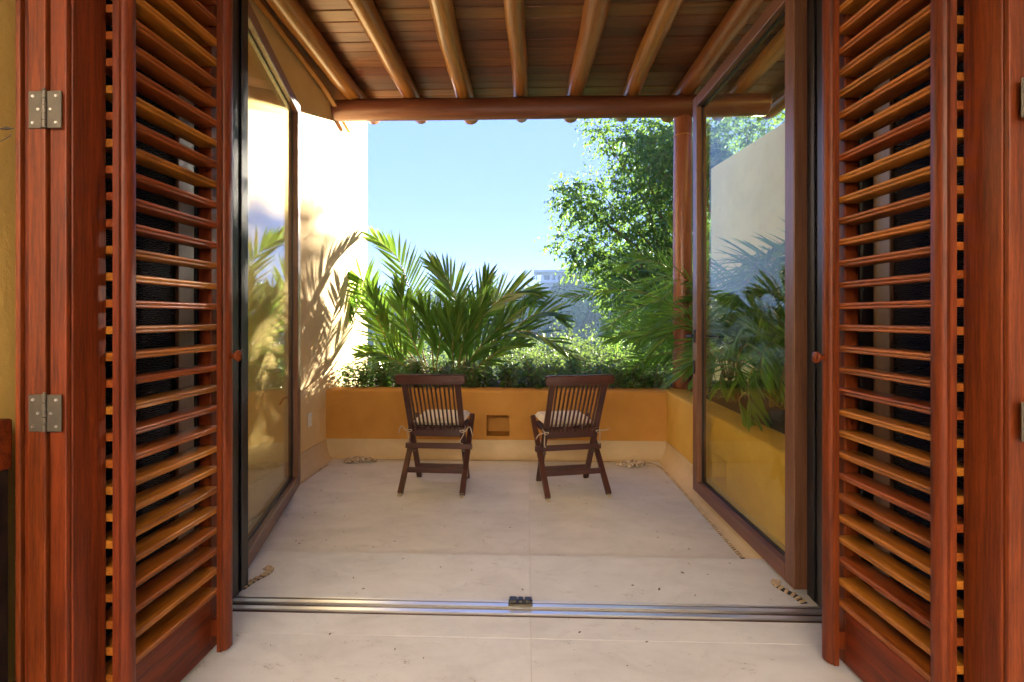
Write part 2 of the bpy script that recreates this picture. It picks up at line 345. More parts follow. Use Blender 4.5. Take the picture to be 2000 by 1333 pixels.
# ------------------------------------------------------------------ floors
def floor_tile(parent, mat, x0, x1, y0, y1, z, g=.0015):
    MB().box((x0 + g, y0 + g, z - .03), (x1 - g, y1 - g, z)).build('tile', mat, parent, bevel=.0006, seg=1)
inf = struct(MB().box((-4, -4.5, -.25), (4, 2.03, .047)).build('indoor_floor', 'grout'))
yb = [-4.4, -3.1, -1.85, -.6, .645, 1.893, 2.028]
for j in range(6):
    xb = [-3.78, -2.52, -1.26 + .006, .012, 1.27, 2.53, 3.78]
    for i in range(6): floor_tile(inf, 'travertine', xb[i], xb[i + 1], yb[j], yb[j + 1], .05, .0006)
step = struct(MB().box((-1.9, 2.14, -.2), (1.30, 2.552, .046)).build('door_step', 'grout'))
for a, b_ in ((-1.895, .01), (.01, 1.295)): floor_tile(step, 'travertine', a, b_, 2.142, 2.556, .05, .0003)
pf = struct(MB().box((-1.9, 2.50, -.25), (1.28, 4.55, -.004)).build('patio_floor', 'grout'))
for x0, x1 in ((-1.9, .01), (.01, 1.28)):
    for y0, y1 in ((2.557, 3.56), (3.56, 4.55)): floor_tile(pf, 'patio_stone', x0, x1, y0, y1, 0.0, .0003)

# door track: two aluminium rails in a dark channel, with a floor latch
tk = thing('door_track', 'twin-rail aluminium door track running across the doorway threshold', 'door track', (0, 2.085, .045))
MB().box((-1.32, -.052, -.03), (1.27, .054, .006)).build('channel', 'track_dark', tk)
for y0, y1, z1 in ((-.046, -.022, .012), (-.002, .022, .016), (.042, .052, .010)):
    MB().box((-1.318, y0, .004), (1.268, y1, z1)).build('rail', 'aluminium', tk, bevel=.002, seg=1)
lt = thing('floor_latch', 'small black latch keeper screwed onto the door track', 'latch', (-.032, 2.10, .061))
MB().box((-.052, -.02, 0), (.052, .022, .010)).build('plate', 'hinge_steel', lt, bevel=.002, seg=1)
for a, b_ in ((-.048, -.016), (-.010, .012), (.018, .048)): MB().box((a, -.014, .0105), (b_, .016, .026)).build('jaw', 'black_metal', lt, bevel=.003, seg=1)

# ------------------------------------------------------------------ walls
lw = thing('boundary_wall', 'tall cream plastered side wall, sunlit, leaf shadows falling on it', 'wall', (-2.1, 4, 0))
MB().box((0, -1.79, -1.2), (.20, 1.71, 4.3)).build('wall_face', 'cream_plaster', lw, bevel=.012)
def cove_profile(h=.16, out=.11, n=9):
    p = [(0, h), (.006, h)]
    for i in range(1, n + 1):
        a = math.pi / 2 * i / n; p.append((out - (out - .006) * math.cos(a) * 1.0, h - .155 * math.sin(a) ** 1.0 * (1) if i < n else .004))
    # concave sweep from wall to floor
    q = [(0, h), (.008, h)]
    for i in range(1, n + 1):
        a = math.pi / 2 * i / n; q.append((.008 + (out - .008) * (1 - math.cos(a)), h - (h - .004) * math.sin(a)))
    return q + [(out, -.02), (0, -.02)]
cp = cove_profile()
MB().extrude(cp, 'y', 2.56 - 4, 4.52 - 4).build('cove_skirting', 'cove_cement', lw, smooth=True, loc=(.202, 0, 0))
sw = thing('wall_outlet', 'white rectangular outlet plate on the cream side wall above the skirting', 'outlet', (-1.897, 4.165, .41))
MB().box((0, -.036, -.06), (.008, .036, .06)).build('plate', 'switch_white', sw, bevel=.003)
MB().box((.0085, -.014, -.034), (.012, .014, .034)).build('rocker', 'switch_white', sw, bevel=.001, seg=1)

# back planter wall with a square drain niche
pw = thing('planter_wall', 'low ochre planter wall behind the chairs with one square niche', 'wall', (0, 4.52, 0))
nx0, nx1, nz0, nz1 = -.385, -.172, .192, .388
mb = MB(); T = .615
for a, b_ in (((-1.9, 0, -.6), (nx0, .22, T)), ((nx1, 0, -.6), (1.28, .22, T)), ((nx0, 0, -.6), (nx1, .22, nz0)), ((nx0, 0, nz1), (nx1, .22, T))): pass
# one body with the niche cut as a recess
fv = [(-1.9, 0, -.6), (1.50, 0, -.6), (1.50, 0, T - .02), (1.50, .012, T), (-1.9, .012, T), (-1.9, 0, T - .02)]
X = [-1.9, nx0, nx1, 1.28]; Z = [-.6, nz0, nz1, T - .025]
vid = {}
def V(p):
    if p not in vid: vid[p] = len(mb.v); mb.v.append(p)
    return vid[p]
def Q(*ps): mb.f.append(tuple(V(p) for p in ps)); mb.mi.append(0)
for i in range(3):
    for j in range(3):
        if i == 1 and j == 1: continue
        Q((X[i], 0, Z[j]), (X[i + 1], 0, Z[j]), (X[i + 1], 0, Z[j + 1]), (X[i], 0, Z[j + 1]))
D = .20
Q((nx0, 0, nz0), (nx0, D, nz0 + .0), (nx0, D, nz1), (nx0, 0, nz1)); Q((nx1, 0, nz0), (nx1, 0, nz1), (nx1, D, nz1), (nx1, D, nz0))
Q((nx0, 0, nz0), (nx1, 0, nz0), (nx1, D, nz0), (nx0, D, nz0)); Q((nx0, 0, nz1), (nx0, D, nz1), (nx1, D, nz1), (nx1, 0, nz1)); Q((nx0, D, nz0), (nx1, D, nz0), (nx1, D, nz1), (nx0, D, nz1))
prev = (0, T - .025)
for k in range(1, 5):
    a = math.pi / 2 * k / 4; cur = (.025 * (1 - math.cos(a)), T - .025 + .025 * math.sin(a))
    for i in range(3): Q((X[i], *prev), (X[i + 1], *prev), (X[i + 1], *cur), (X[i], *cur))
    prev = cur
for i in range(3): Q((X[i], *prev), (X[i + 1], *prev), (X[i + 1], .22, T), (X[i], .22, T)); Q((X[i], .22, T), (X[i + 1], .22, T), (X[i + 1], .22, -.6), (X[i], .22, -.6))
mb.build('wall_face', 'ochre_plaster', pw, smooth=True)
cx = MB().extrude([(-u, w) for u, w in cp], 'x', -1.895, 1.275).build('cove_skirting', 'cove_cement', pw, smooth=True, loc=(0, -.002, 0))

rw = thing('planter_wall', 'low yellow planter wall with feathery palms above, behind an open glass door', 'wall', (1.28, 3.6, 0))
mb = MB(); vid = {}
Yn = [-1.43, -.42, -.18, .92 + .22]; Zn = [-.6, .192, .372, T - .025]
def Q(*ps): mb.f.append(tuple(V(p) for p in ps)); mb.mi.append(0)
for i in range(3):
    for j in range(3):
        if i == 1 and j == 1: continue
        Q((0, Yn[i], Zn[j]), (0, Yn[i + 1], Zn[j]), (0, Yn[i + 1], Zn[j + 1]), (0, Yn[i], Zn[j + 1]))
a0, a1, b0, b1 = Yn[1], Yn[2], Zn[1], Zn[2]
Q((0, a0, b0), (D, a0, b0), (D, a0, b1), (0, a0, b1)); Q((0, a1, b0), (0, a1, b1), (D, a1, b1), (D, a1, b0)); Q((0, a0, b0), (0, a1, b0), (D, a1, b0), (D, a0, b0)); Q((0, a0, b1), (D, a0, b1), (D, a1, b1), (0, a1, b1)); Q((D, a0, b0), (D, a1, b0), (D, a1, b1), (D, a0, b1))
prev = (0, T - .025)
for k in range(1, 5):
    a = math.pi / 2 * k / 4; cur = (.025 * (1 - math.cos(a)), T - .025 + .025 * math.sin(a))
    for i in range(3): Q((prev[0], Yn[i], prev[1]), (prev[0], Yn[i + 1], prev[1]), (cur[0], Yn[i + 1], cur[1]), (cur[0], Yn[i], cur[1]))
    prev = cur
for i in range(3): Q((prev[0], Yn[i], T), (prev[0], Yn[i + 1], T), (.22, Yn[i + 1], T), (.22, Yn[i], T)); Q((.22, Yn[i], T), (.22, Yn[i + 1], T), (.22, Yn[i + 1], -.6), (.22, Yn[i], -.6))
mb.build('wall_face', 'yellow_plaster', rw, smooth=True)
MB().box((-.001, 1.141, -.6), (.46, 1.30, T - .001)).build('corner_cap', 'ochre_plaster', rw, bevel=.01)
MB().extrude([(-u, w) for u, w in cp], 'y', -1.30, .918).build('cove_skirting', 'cove_cement', rw, smooth=True, loc=(-.002, 0, 0))

bw = thing('boundary_wall', 'weathered pale plaster wall behind the feathery palms, seen through a glass door', 'wall', (2.8, 4.5, 0))
mb = MB(); mb.add([(0, -2.3, -1), (.2, -2.3, -1), (.2, 3.05, -1), (0, 3.05, -1), (0, -2.3, 3.22), (.2, -2.3, 3.22), (.2, 3.05, 3.58), (0, 3.05, 3.58)],
                  [(0, 3, 2, 1), (4, 5, 6, 7), (0, 1, 5, 4), (1, 2, 6, 5), (2, 3, 7, 6), (3, 0, 4, 7)])
mb.build('wall_face', 'pale_plaster', bw, bevel=.02)
ow = tag(MB().box((-1.9, 5.85, -3), (2.8, 6.0, .50)).build('retaining_wall', 'ochre_plaster'), 'low outer retaining wall closing the far side of the planter', 'wall')
struct(MB().box((-1.9, 4.74, -.5), (1.50, 5.85, .55)).build('planter_soil', 'soil'))
struct(MB().box((1.50, 2.5, -.5), (2.8, 5.85, .55)).build('side_planter_soil', 'soil'))

# house wall round the doorway: piers and header
hw = thing('house_wall', 'yellow plastered house wall framing the doorway', 'wall', (0, 1.7, 0))
MB().box((-4.0, -.47, -.2), (-1.42, .44, 4.0)).build('pier', 'room_plaster', hw, bevel=.01)
MB().box((1.37, -.47, -.2), (4.0, .44, 4.0)).build('pier', 'room_plaster', hw, bevel=.01)
MB().box((-1.419, .10, 2.93), (1.369, .437, 4.0)).build('header', 'room_plaster', hw)
for sx, x in ((-1, -1.42), (1, 1.37)):
    jf = thing('door_jamb', 'black metal door jamb beside the %s glass door' % ('inward reflecting left' if sx < 0 else 'right'), 'door jamb', (x, 2.12, .03))
    jf['label'] = 'black metal jamb carrying the glass door %s' % ('by the cream sunlit wall' if sx < 0 else 'by the palm planter')
    a, b_ = sorted((0, -sx * .115)); MB().box((a, -.25, .02), (b_, .113, 2.9)).build('post', 'black_metal', jf, bevel=.004, seg=1)
    a, b_ = sorted((-sx * .1155, -sx * .125))
    for y0, y1 in ((-.235, -.19), (-.10, -.055), (-.025, .015), (.040, .066)): MB().box((a, y0, .03), (b_, y1, 2.88)).build('fin', 'black_metal', jf, bevel=.002, seg=1)

rm = thing('room_bounce_wall', 'unseen cream room walls and part ceiling, added to bounce sunlight indoors', 'wall', (0, -4.6, 0))
MB().box((-4.2, -.2, -.2), (4.2, 0, 5.0)).build('wall_face', 'room_cream', rm)  # unseen back wall, added pale and tall to bounce sun onto the shutters
MB().box((-4.2, .002, -.2), (-4.0, 5.82, 4.0)).build('wall_face', 'room_cream', rm)
MB().box((4.0, .002, -.2), (4.2, 5.82, 4.0)).build('wall_face', 'room_cream', rm)

MB().box((-4.0, 2.6, 3.06), (4.0, 6.2, 3.2)).build('ceiling', 'room_cream', rm)  # stops short of the back wall so sun still reaches it

# ------------------------------------------------------------------ patio roof
rf = thing('patio_roof', 'timber patio roof of planks on round log rafters', 'roof', (0, 4.72, 3.2))
o0 = Vector((0, 4.72, 3.2))
RX = [-1.69, -1.16, -.61, -.082, .47, .995, 1.51, 2.03, 2.55]
rng = random.Random(3)
for x in RX:
    pts = []; rad = []
    for k in range(25):
        y = 2.16 + (5.27 - 2.16) * k / 24
        pts.append((x + .013 * math.sin(y * 1.7 + x * 5) + .004 * math.sin(y * 5 + x * 3), y - o0.y, 3.481 - o0.z + .005 * math.sin(y * 3 + x))); rad.append(.081 + .006 * math.sin(x * 17) + .005 * math.sin(y * 1.3 + x * 9) + .002 * rng.uniform(-1, 1))
    pts.append((pts[-1][0], pts[-1][1] + .012, pts[-1][2])); rad.append(.070)
    MB().tube(pts, rad, 24).build('rafter', 'log_wood', rf, smooth=True)
pts = [(x, .006 * math.sin(x * 2), .128 + .004 * math.sin(x * 3.1)) for x in [-1.895 + 4.17 * k / 16 for k in range(17)]]
MB().tube(pts, [.102 + .002 * math.sin(p[0] * 4) for p in pts], 28).build('beam', 'beam_wood', rf, smooth=True)
y = 2.145; k = 0
while y < 5.33:
    w = .139
    MB().box((-1.895, y - o0.y + .002, .3665 + .003 * (k % 3 == 0)), (2.78, y + w - o0.y - .002, .39)).build('board', 'board_wood', rf, bevel=.006, seg=1)
    y += .1405; k += 1
MB().box((-1.895, 2.145 - o0.y, .392), (2.78, 5.35 - o0.y, .42)).build('deck', 'clay_tile', rf)
# clay barrel tiles at the eave
mbt = MB(); arc = [(.075 * math.cos(math.pi * i / 8), .06 * math.sin(math.pi * i / 8)) for i in range(9)] + [(.062 * math.cos(math.pi * (8 - i) / 8), .048 * math.sin(math.pi * (8 - i) / 8)) for i in range(9)]
mbt.extrude(arc, 'y', -.42, 0); tme = mbt.mesh('roof_tile', 'clay_tile', smooth=True)
for r_ in range(3):
    for i in range(30): put('roof_tile', tme, rf, (-1.82 + .156 * i + rng.uniform(-.005, .005), 5.42 - o0.y - r_ * .38 + rng.uniform(-.012, .012), .421 + r_ * .012))
ts = [(-1.872, 2.3, 3.50), (-1.865, 3.24, 3.475), (-1.86, 3.74, 3.437), (-1.858, 4.42, 3.37), (-1.856, 5.0, 3.222)]
cp2 = catmull(ts, 40); mb = MB()
for o_, w_ in ((0, .010), (.018, .010)):
    vsx = []
    for p in cp2:
        for dx, dz in ((-.02, o_), (.02, o_), (.02, o_ + w_), (-.02, o_ + w_)): vsx.append((p.x + dx, p.y, p.z + dz))
    n_ = len(cp2)
    mb.add(vsx, [(i * 4 + j, i * 4 + (j + 1) % 4, (i + 1) * 4 + (j + 1) % 4, (i + 1) * 4 + j) for i in range(n_ - 1) for j in range(4)] + [(0, 1, 2, 3), tuple((n_ - 1) * 4 + j for j in range(4))])
tag(mb.build('edge_trim', 'trim_wood', smooth=False), 'thin curved honey-coloured trim strip where the roof meets the cream wall', 'trim')
cl = thing('wooden_column', 'round red-brown log column standing on the planter wall corner', 'column', (1.50, 4.77, .6))
pts = [(.004 * math.sin(z * 3), 0, z) for z in [0, .01, .5, 1, 1.5, 2, 2.4, 2.74]]
MB().tube(pts, [.092, .096, .092, .089, .087, .086, .085, .085], 28).build('shaft', 'post_wood', cl, smooth=True)
MB().tube([(0, 0, 2.45), (0, 0, 2.458)], .088, 28).build('band', 'trim_wood', cl)

# ------------------------------------------------------------------ glass doors
def glass_door(hx, hy, ang, W, side, label):
    """leaf from its hinge, running along local +y; side: +1 leaf stands on the right (frame depth grows to +x)"""
    t = thing('glass_door', label, 'door', (hx, hy, .07), ang); Hh = 2.785; w = .078; dp = .068
    def bx(a, b_): return sorted((side * a, side * b_))
    x0, x1 = bx(0, dp)
    MB().box((x0, 0, 0), (x1, w, Hh)).build('stile', 'door_wood_z', t, bevel=.004)
    MB().box((x0, W - w, 0), (x1, W, Hh)).build('stile', 'door_wood_z', t, bevel=.004)
    MB().box((x0 + .0005, w + .0005, .0), (x1 - .0005, W - w - .0005, w)).build('rail', 'door_wood_y', t, bevel=.004)
    MB().box((x0 + .0005, w + .0005, Hh - w), (x1 - .0005, W - w - .0005, Hh)).build('rail', 'door_wood_y', t, bevel=.004)
    g0, g1 = bx(.046, .052); MB().box((g0, w - .01, w - .01), (g1, W - w + .01, Hh - w + .01)).build('pane', 'door_glass', t)
    k0, k1 = bx(.036, .0455); gk = MB(); e = .012
    for a, b_ in (((w, w), (w + e, Hh - w)), ((W - w - e, w), (W - w, Hh - w)), ((w + e, w), (W - w - e, w + e)), ((w + e, Hh - w - e), (W - w - e, Hh - w))):
        gk.box((k0, a[0] + .0003, a[1] + .0003), (k1, b_[0] - .0003, b_[1] - .0003))
    stuff(gk.build('gasket', 'black_metal', t))
    # lever handle set on the free stile
    hz = 1.095
    if side > 0:
        p0, p1 = bx(-.009, -.0005); h = MB().box((p0, W - .055, hz - .045), (p1, W - .022, hz + .045)).build('handle_plate', 'black_metal', t, bevel=.003)
        MB().tube([(-.008, W - .038, hz), (-.045, W - .038, hz), (-.058, W - .052, hz), (-.060, W - .16, hz + .004)], [.009, .009, .009, .007], 10).build('lever', 'black_metal', h, smooth=True)
        b0, b1 = bx(dp + .0005, dp + .009); h2 = MB().box((b0, W - .055, hz - .045), (b1, W - .022, hz + .045)).build('handle_plate', 'black_metal', t, bevel=.003)
        MB().tube([(b1 - .001, W - .038, hz), (b1 + .04, W - .038, hz), (b1 + .05, W - .052, hz), (b1 + .05, W - .16, hz)], [.009, .009, .009, .007], 10).build('lever', 'black_metal', h2, smooth=True)
        MB().box((p0, W - .05, hz - .265), (p1, W - .026, hz - .17)).build('lock_plate', 'black_metal', t, bevel=.003)
    else:
        b0, b1 = bx(dp + .0005, dp + .008); h2 = MB().box((b0, W - .06, .60), (b1, W - .03, .68)).build('bolt_plate', 'copper', t, bevel=.003)
        MB().tube([(b0, W - .045, .65), (b0 - .03, W - .05, .645), (b0 - .035, W - .13, .615)], .007, 8).build('lever', 'copper', h2, smooth=True)
    return t
glass_door(1.20, 2.235, R(.9), 1.29, 1, 'open tall glass door with brown wooden frame in front of the palm planter')
glass_door(-1.335, 2.215, R(14.4), 1.355, -1, 'open tall glass door with brown wooden frame reflecting sky against the cream wall')

# ------------------------------------------------------------------ louvered shutters
def shutter(side, loc, ang, label):
    """local: +y from the hinge edge outwards, +x (times side) away from the doorway centre"""
    t = thing('louvered_shutter', label, 'shutter', loc, ang); L = .612; Z0, Z1 = .015, 2.80; s = side
    def bx(m, a, b_): x0, x1 = sorted((s * a[0], s * b_[0])); return m.box((x0, a[1], a[2]), (x1, b_[1], b_[2]))
    TH = .050
    # hinge stile with a small bead along its front corner
    bx(MB(), (0, .014, Z0), (TH, .113, Z1)).build('stile', 'mahogany_z', t, bevel=.003)
    bx(MB(), (.004, 0, Z0), (TH - .002, .0135, Z1)).build('edge_strip', 'mahogany_z', t, bevel=.003)
    bx(MB(), (0, .555, Z0), (TH, L, Z1)).build('stile', 'mahogany_z', t, bevel=.003)
    bx(MB(), (.001, .1135, Z0), (TH - .001, .5545, .205)).build('bottom_rail', 'mahogany_y', t, bevel=.003)
    bx(MB(), (.001, .1135, 2.74), (TH - .001, .5545, Z1)).build('top_rail', 'mahogany_y', t, bevel=.003)
    # louver: bullnosed blade with a lower lip
    def nose(cx, cz, r, a0, a1, n=5): return [(cx + r * math.cos(R(a0 + (a1 - a0) * i / n)), cz + r * math.sin(R(a0 + (a1 - a0) * i / n))) for i in range(n + 1)]
    prof = nose(-.026, .0028, .0048, 90, 270, 6) + [(-.0265, -.003)] + nose(-.0225, -.0062, .0036, 130, 270, 4) + [(.045, -.009), (.050, -.005), (.050, .004), (.044, .0076)]
    prof = [(s * u, w * 1.25) for u, w in prof]
    lm = MB().extrude(prof, 'y', .1135, .5545).mesh('louver', 'louver_wood', smooth=True)
    for k in range(-14, 19):
        o = put('louver', lm, t, (0, 0, 1.34 - .05 + .075 * k + .0004 * math.sin(k * 7)))
        o.rotation_euler = (0, s * R(.8 * math.sin(k * 3.7)), 0)
    # upright half-round bars in front of the blades
    hr = [(-.030, .0), (-.030, .0)]
    def bar(y0, y1):
        w = (y1 - y0) / 2; c = (y0 + y1) / 2; pr = [(s * -.0305, y0), (s * -.047, y0 + .001)]
        for i in range(9): a = math.pi * i / 8; pr.append((s * (-.049 - .013 * math.sin(a)), c - (w - .008) * math.cos(a)))
        pr += [(s * -.047, y1 - .001), (s * -.0305, y1)]
        MB().extrude(pr, 'z', Z0 + .004, Z1 - .004).build('upright_bar', 'mahogany_z', t, smooth=True)
    bar(.099, .160); bar(.540, .606)
    for zc in (.10, 2.77):
        for yc in (.128, .573): bx(MB(), (-.0304, yc - .02, zc - .03), (-.0004, yc + .02, zc + .03)).build('spacer', 'mahogany_z', t)
    # knob
    kz = 1.105; prof = [(0, .010), (.012, .010), (.020, .019), (.026, .022), (.031, .0205), (.035, .011), (.036, 0)]
    mb = MB(); n = 18; ring = []
    for x, r_ in prof:
        for j in range(n): ring.append((s * (-.062 - x), .578 + max(r_, .0005) * math.cos(2 * math.pi * j / n), kz + max(r_, .0005) * math.sin(2 * math.pi * j / n)))
    mb.add(ring, [(i * n + j, i * n + (j + 1) % n, (i + 1) * n + (j + 1) % n, (i + 1) * n + j) for i in range(len(prof) - 1) for j in range(n)])
    mb.build('knob', 'mahogany_z', t, smooth=True)
    return t
SHL = shutter(-1, (-1.180, 1.21, .05), R(-.8), 'louvered mahogany shutter in front of the glass door by the cream wall')
SHR = shutter(1, (1.160, 1.215, .05), R(3.4), 'louvered mahogany shutter in front of the glass door by the palm planter')
def casing(side, x, label):
    t = thing('shutter_casing', label, 'door frame', (x, 1.205, .05)); s = side
    def bx(a, b_, nm, mat='mahogany_z'): x0, x1 = sorted((s * a[0], s * b_[0])); return MB().box((x0, a[1], 0), (x1, b_[1], 2.9)).build(nm, mat, t, bevel=.003)
    bx((0, 0, 0), (.045, .05, 0), 'post'); bx((.0455, .006, 0), (.062, .05, 0), 'bead'); bx((.0625, -.004, 0), (.076, .05, 0), 'outer_strip')
    bx((.0765, .012, 0), (.088, .05, 0), 'backing')
casing(-1, -1.2345, 'mahogany door casing hinged to the shutter by the yellow room wall')
casing(1, 1.2235, 'mahogany door casing hinged to the shutter near the palm side doorway')
def hinge(x, y, z, ang, label):
    t = thing('butt_hinge', label, 'hinge', (x, y, z), ang)
    for a, b_ in ((-.043, -.006), (.006, .043)):
        lf = MB().box((a, -.0035, -.0475), (b_, 0, .0475)).build('leaf', 'hinge_steel', t, bevel=.001, seg=1)
        for k, zz in enumerate((-.034, 0, .034)):
            xc = (a + b_) / 2 + (.006 if k != 1 else -.008) * (1 if a > 0 else -1)
            MB().tube([(xc, -.0036, zz), (xc, -.0058, zz)], [.0042, .0034], 10).build('screw', 'aluminium', lf)
    for k in range(5): MB().tube([(0, -.004, -.0475 + .019 * k + .0006), (0, -.004, -.0475 + .019 * (k + 1) - .0006)], .0062, 12).build('knuckle', 'hinge_steel', t, smooth=True)
    MB().tube([(0, -.004, .048), (0, -.004, .053)], [.005, .003], 10).build('pin', 'hinge_steel', t)
for z, w_ in ((1.83, 'upper'), (1.055, 'lower')):
    hinge(-1.232, 1.2045, z, 0, '%s grey steel butt hinge on the shutter casing by the yellow room wall' % w_)
    hinge(1.222, 1.2035, z - .005, 0, '%s grey steel butt hinge on the shutter casing nearest the palms' % w_)

# insect screens folded behind the shutters
def screen(side, x, label):
    t = thing('screen_door', label, 'screen door', (x, 1.27, .06)); s = side
    def bx(a, b_, nm, mat, bev=.003): x0, x1 = sorted((s * a[0], s * b_[0])); return MB().box((x0, a[1], a[2]), (x1, b_[1], b_[2])).build(nm, mat, t, bevel=bev)
    bx((0, 0, 0), (.03, .06, 2.78), 'stile', 'door_wood_z'); bx((0, .50, 0), (.03, .585, 2.78), 'stile', 'trim_pale_z')
    bx((.001, .0605, 0), (.029, .4995, .10), 'rail', 'door_wood_y'); bx((.001, .0605, 2.70), (.029, .4995, 2.78), 'rail', 'door_wood_y')
    bx((.013, .058, .095), (.015, .502, 2.705), 'mesh', 'screen_mesh', 0)
wood('trim_pale_z', (0.08, 0.032, 0.016), (0.14, 0.065, 0.034), 'z', .4, .15, 60, .1)
screen(-1, -1.30, 'dark insect screen folded behind the shutter on the sunlit wall side')
screen(1, 1.285, 'dark insect screen folded behind the shutter on the palm side')

# ------------------------------------------------------------------ room bits left of the casing
cab = thing('console_cabinet', 'nearly black wooden cabinet against the yellow room wall', 'cabinet', (-1.53, 1.215, .05))
MB().box((-.5, -.42, 0), (.195, -.006, .86)).build('carcass', 'dark_furniture', cab, bevel=.004)
MB().box((-.51, -.44, .861), (.205, -.004, .99)).build('top_slab', 'mahogany_x', cab, bevel=.006)
art = thing('wire_ornament', 'dark looping wire ornament hanging on the yellow room wall', 'ornament', (-1.45, 1.228, 1.7))
rng = random.Random(11)
for k in range(9):
    p0 = Vector((rng.uniform(-.25, -.02), -.02, rng.uniform(-.2, .2))); P = [p0]
    a = rng.uniform(-.6, .6)
    for j in range(4): a += rng.uniform(-1, 1); P.append(P[-1] + Vector((.07 * math.cos(a), rng.uniform(-.01, .0), .07 * math.sin(a))))
    for p in P: p.x = max(-.3, min(.135, p.x)); p.y = max(-.04, min(-.004, p.y))
    MB().tube(catmull(P, 20), .0011, 5).build('wire', 'wire', art)
MB().tube([(.085, -.02, .085), (.11, -.02, .086), (.13, -.02, .085)], [.001, .004, .001], 8).build('bead', 'wire', art)

# ------------------------------------------------------------------ floor drains, pebbles, litter
def grate(name, label, pts, w, step_, z, mat='pebble'):
    t = thing(name, label, 'drain', (pts[0][0], pts[0][1], z)); P = catmull([(x, y, 0) for x, y in pts], 80); o_ = Vector((pts[0][0], pts[0][1], 0))
    base = MB(); vs_ = []
    for i, p in enumerate(P):
        tg = (P[min(i + 1, 80)] - P[max(i - 1, 0)]).normalized(); s_ = Vector((tg.y, -tg.x, 0)); vs_ += [p - o_ + s_ * w / 2 + Vector((0, 0, .001)), p - o_ - s_ * w / 2 + Vector((0, 0, .001))]
    base.add(vs_, [(2 * i, 2 * i + 1, 2 * i + 3, 2 * i + 2) for i in range(80)]); base.build('slot', 'slot_shade', t)  # flat strip lying on the floor, the slot's inner shade put into its colour
    Ltot = sum((P[i + 1] - P[i]).length for i in range(80)); nb = int(Ltot / step_); bars = MB()
    for k in range(nb):
        q = (k + .5) / nb * 80; i = min(int(q), 79); p = P[i].lerp(P[i + 1], q - i) - o_; tg = (P[i + 1] - P[i]).normalized(); s_ = Vector((tg.y, -tg.x, 0))
        s2 = (s_ + tg * .35).normalized(); bars.bar(p - s2 * w * .5 + Vector((0, 0, .004)), p + s2 * w * .5 + Vector((0, 0, .004)), step_ * .52, .006)
    stuff(bars.build('grate_bars', mat, t)); return t
grate('drain_slot', 'narrow gravel drain slot along the foot of the yellow planter wall', [(1.155, 2.575), (1.155, 3.3), (1.155, 4.0), (1.14, 4.25), (1.06, 4.38)], .022, .016, .0)
grate('drain_slot', 'narrow gravel drain slot along the foot of the cream side wall', [(-1.775, 2.6), (-1.775, 3.3), (-1.775, 3.95), (-1.76, 4.22)], .022, .016, .0)
grate('drain_slot', 'narrow gravel drain slot along the foot of the ochre planter wall', [(-1.62, 4.395), (-.8, 4.398), (.2, 4.398), (.95, 4.39)], .016, .02, .0)
grate('floor_grate', 'curved floor grate beside the hinge of the glass door by the cream wall', [(-1.315, 2.19), (-1.30, 2.26), (-1.272, 2.32), (-1.275, 2.365), (-1.31, 2.385)], .036, .021, .0505)
grate('floor_grate', 'curved floor grate beside the hinge of the glass door by the palm planter', [(1.205, 2.16), (1.195, 2.22), (1.165, 2.28), (1.160, 2.32), (1.18, 2.345)], .036, .021, .0505)
def ico(r_=1.0):
    bm = bmesh.new(); bmesh.ops.create_icosphere(bm, subdivisions=1, radius=r_); vs_ = [v.co.copy() for v in bm.verts]; fs_ = [tuple(v.index for v in f.verts) for f in bm.faces]; bm.free(); return vs_, fs_
ICO = ico()
def pebbles(label, cx_, cy_, sx, sy, n, seed):
    rg = random.Random(seed); mb = MB()
    for k in range(n):
        u, v = rg.gauss(0, .42), rg.gauss(0, .42)
        if u * u + v * v > 1.1: continue
        r_ = rg.uniform(.011, .022); h = max(0, .035 * (1 - u * u - v * v)) * rg.random()
        rot = Matrix.Rotation(rg.uniform(0, 6), 3, 'Z'); sc_ = Vector((rg.uniform(.9, 1.5), rg.uniform(.8, 1.1), rg.uniform(.6, .85)))
        mb.add([rot @ Vector((p.x * sc_.x * r_, p.y * sc_.y * r_, p.z * sc_.z * r_)) * rg.uniform(.92, 1.08) + Vector((u * sx, v * sy, r_ * .6 + h)) for p in ICO[0]], ICO[1])
    o = mb.build('pebble_pile', 'river_pebble', smooth=True, loc=(cx_, cy_, .001)); tag(o, label, 'pebbles'); return stuff(o)
pebbles('small heap of pale pebbles in the corner by the cream wall', -1.52, 4.31, .16, .05, 110, 5)
pebbles('small heap of pale pebbles by the ochre wall beside the askew chair', .93, 4.28, .15, .06, 110, 6)
rg = random.Random(21); mb = MB()
for k in range(150):
    if k < 100: p = Vector((rg.uniform(-1.6, 1.1), rg.uniform(2.62, 4.3), .0022))
    else: p = Vector((rg.uniform(-1.15, 1.05), rg.choice((rg.uniform(2.17, 2.53), rg.uniform(1.3, 2.02))), .0522))
    a = rg.uniform(0, 6.3); L_ = rg.uniform(.003, .010) * (1.7 if rg.random() < .08 else 1); w_ = L_ * rg.uniform(.2, .5); d = Vector((math.cos(a), math.sin(a), 0)); e = Vector((-d.y, d.x, 0))
    mb.add([p - d * L_, p + e * w_ + Vector((0, 0, .002)), p + d * L_ + Vector((0, 0, .001)), p - e * w_], [(0, 1, 2, 3)])
stuff(tag(mb.build('leaf_litter', 'litter'), 'tiny bits of dry leaf scattered over the stone floor', 'leaf litter'))

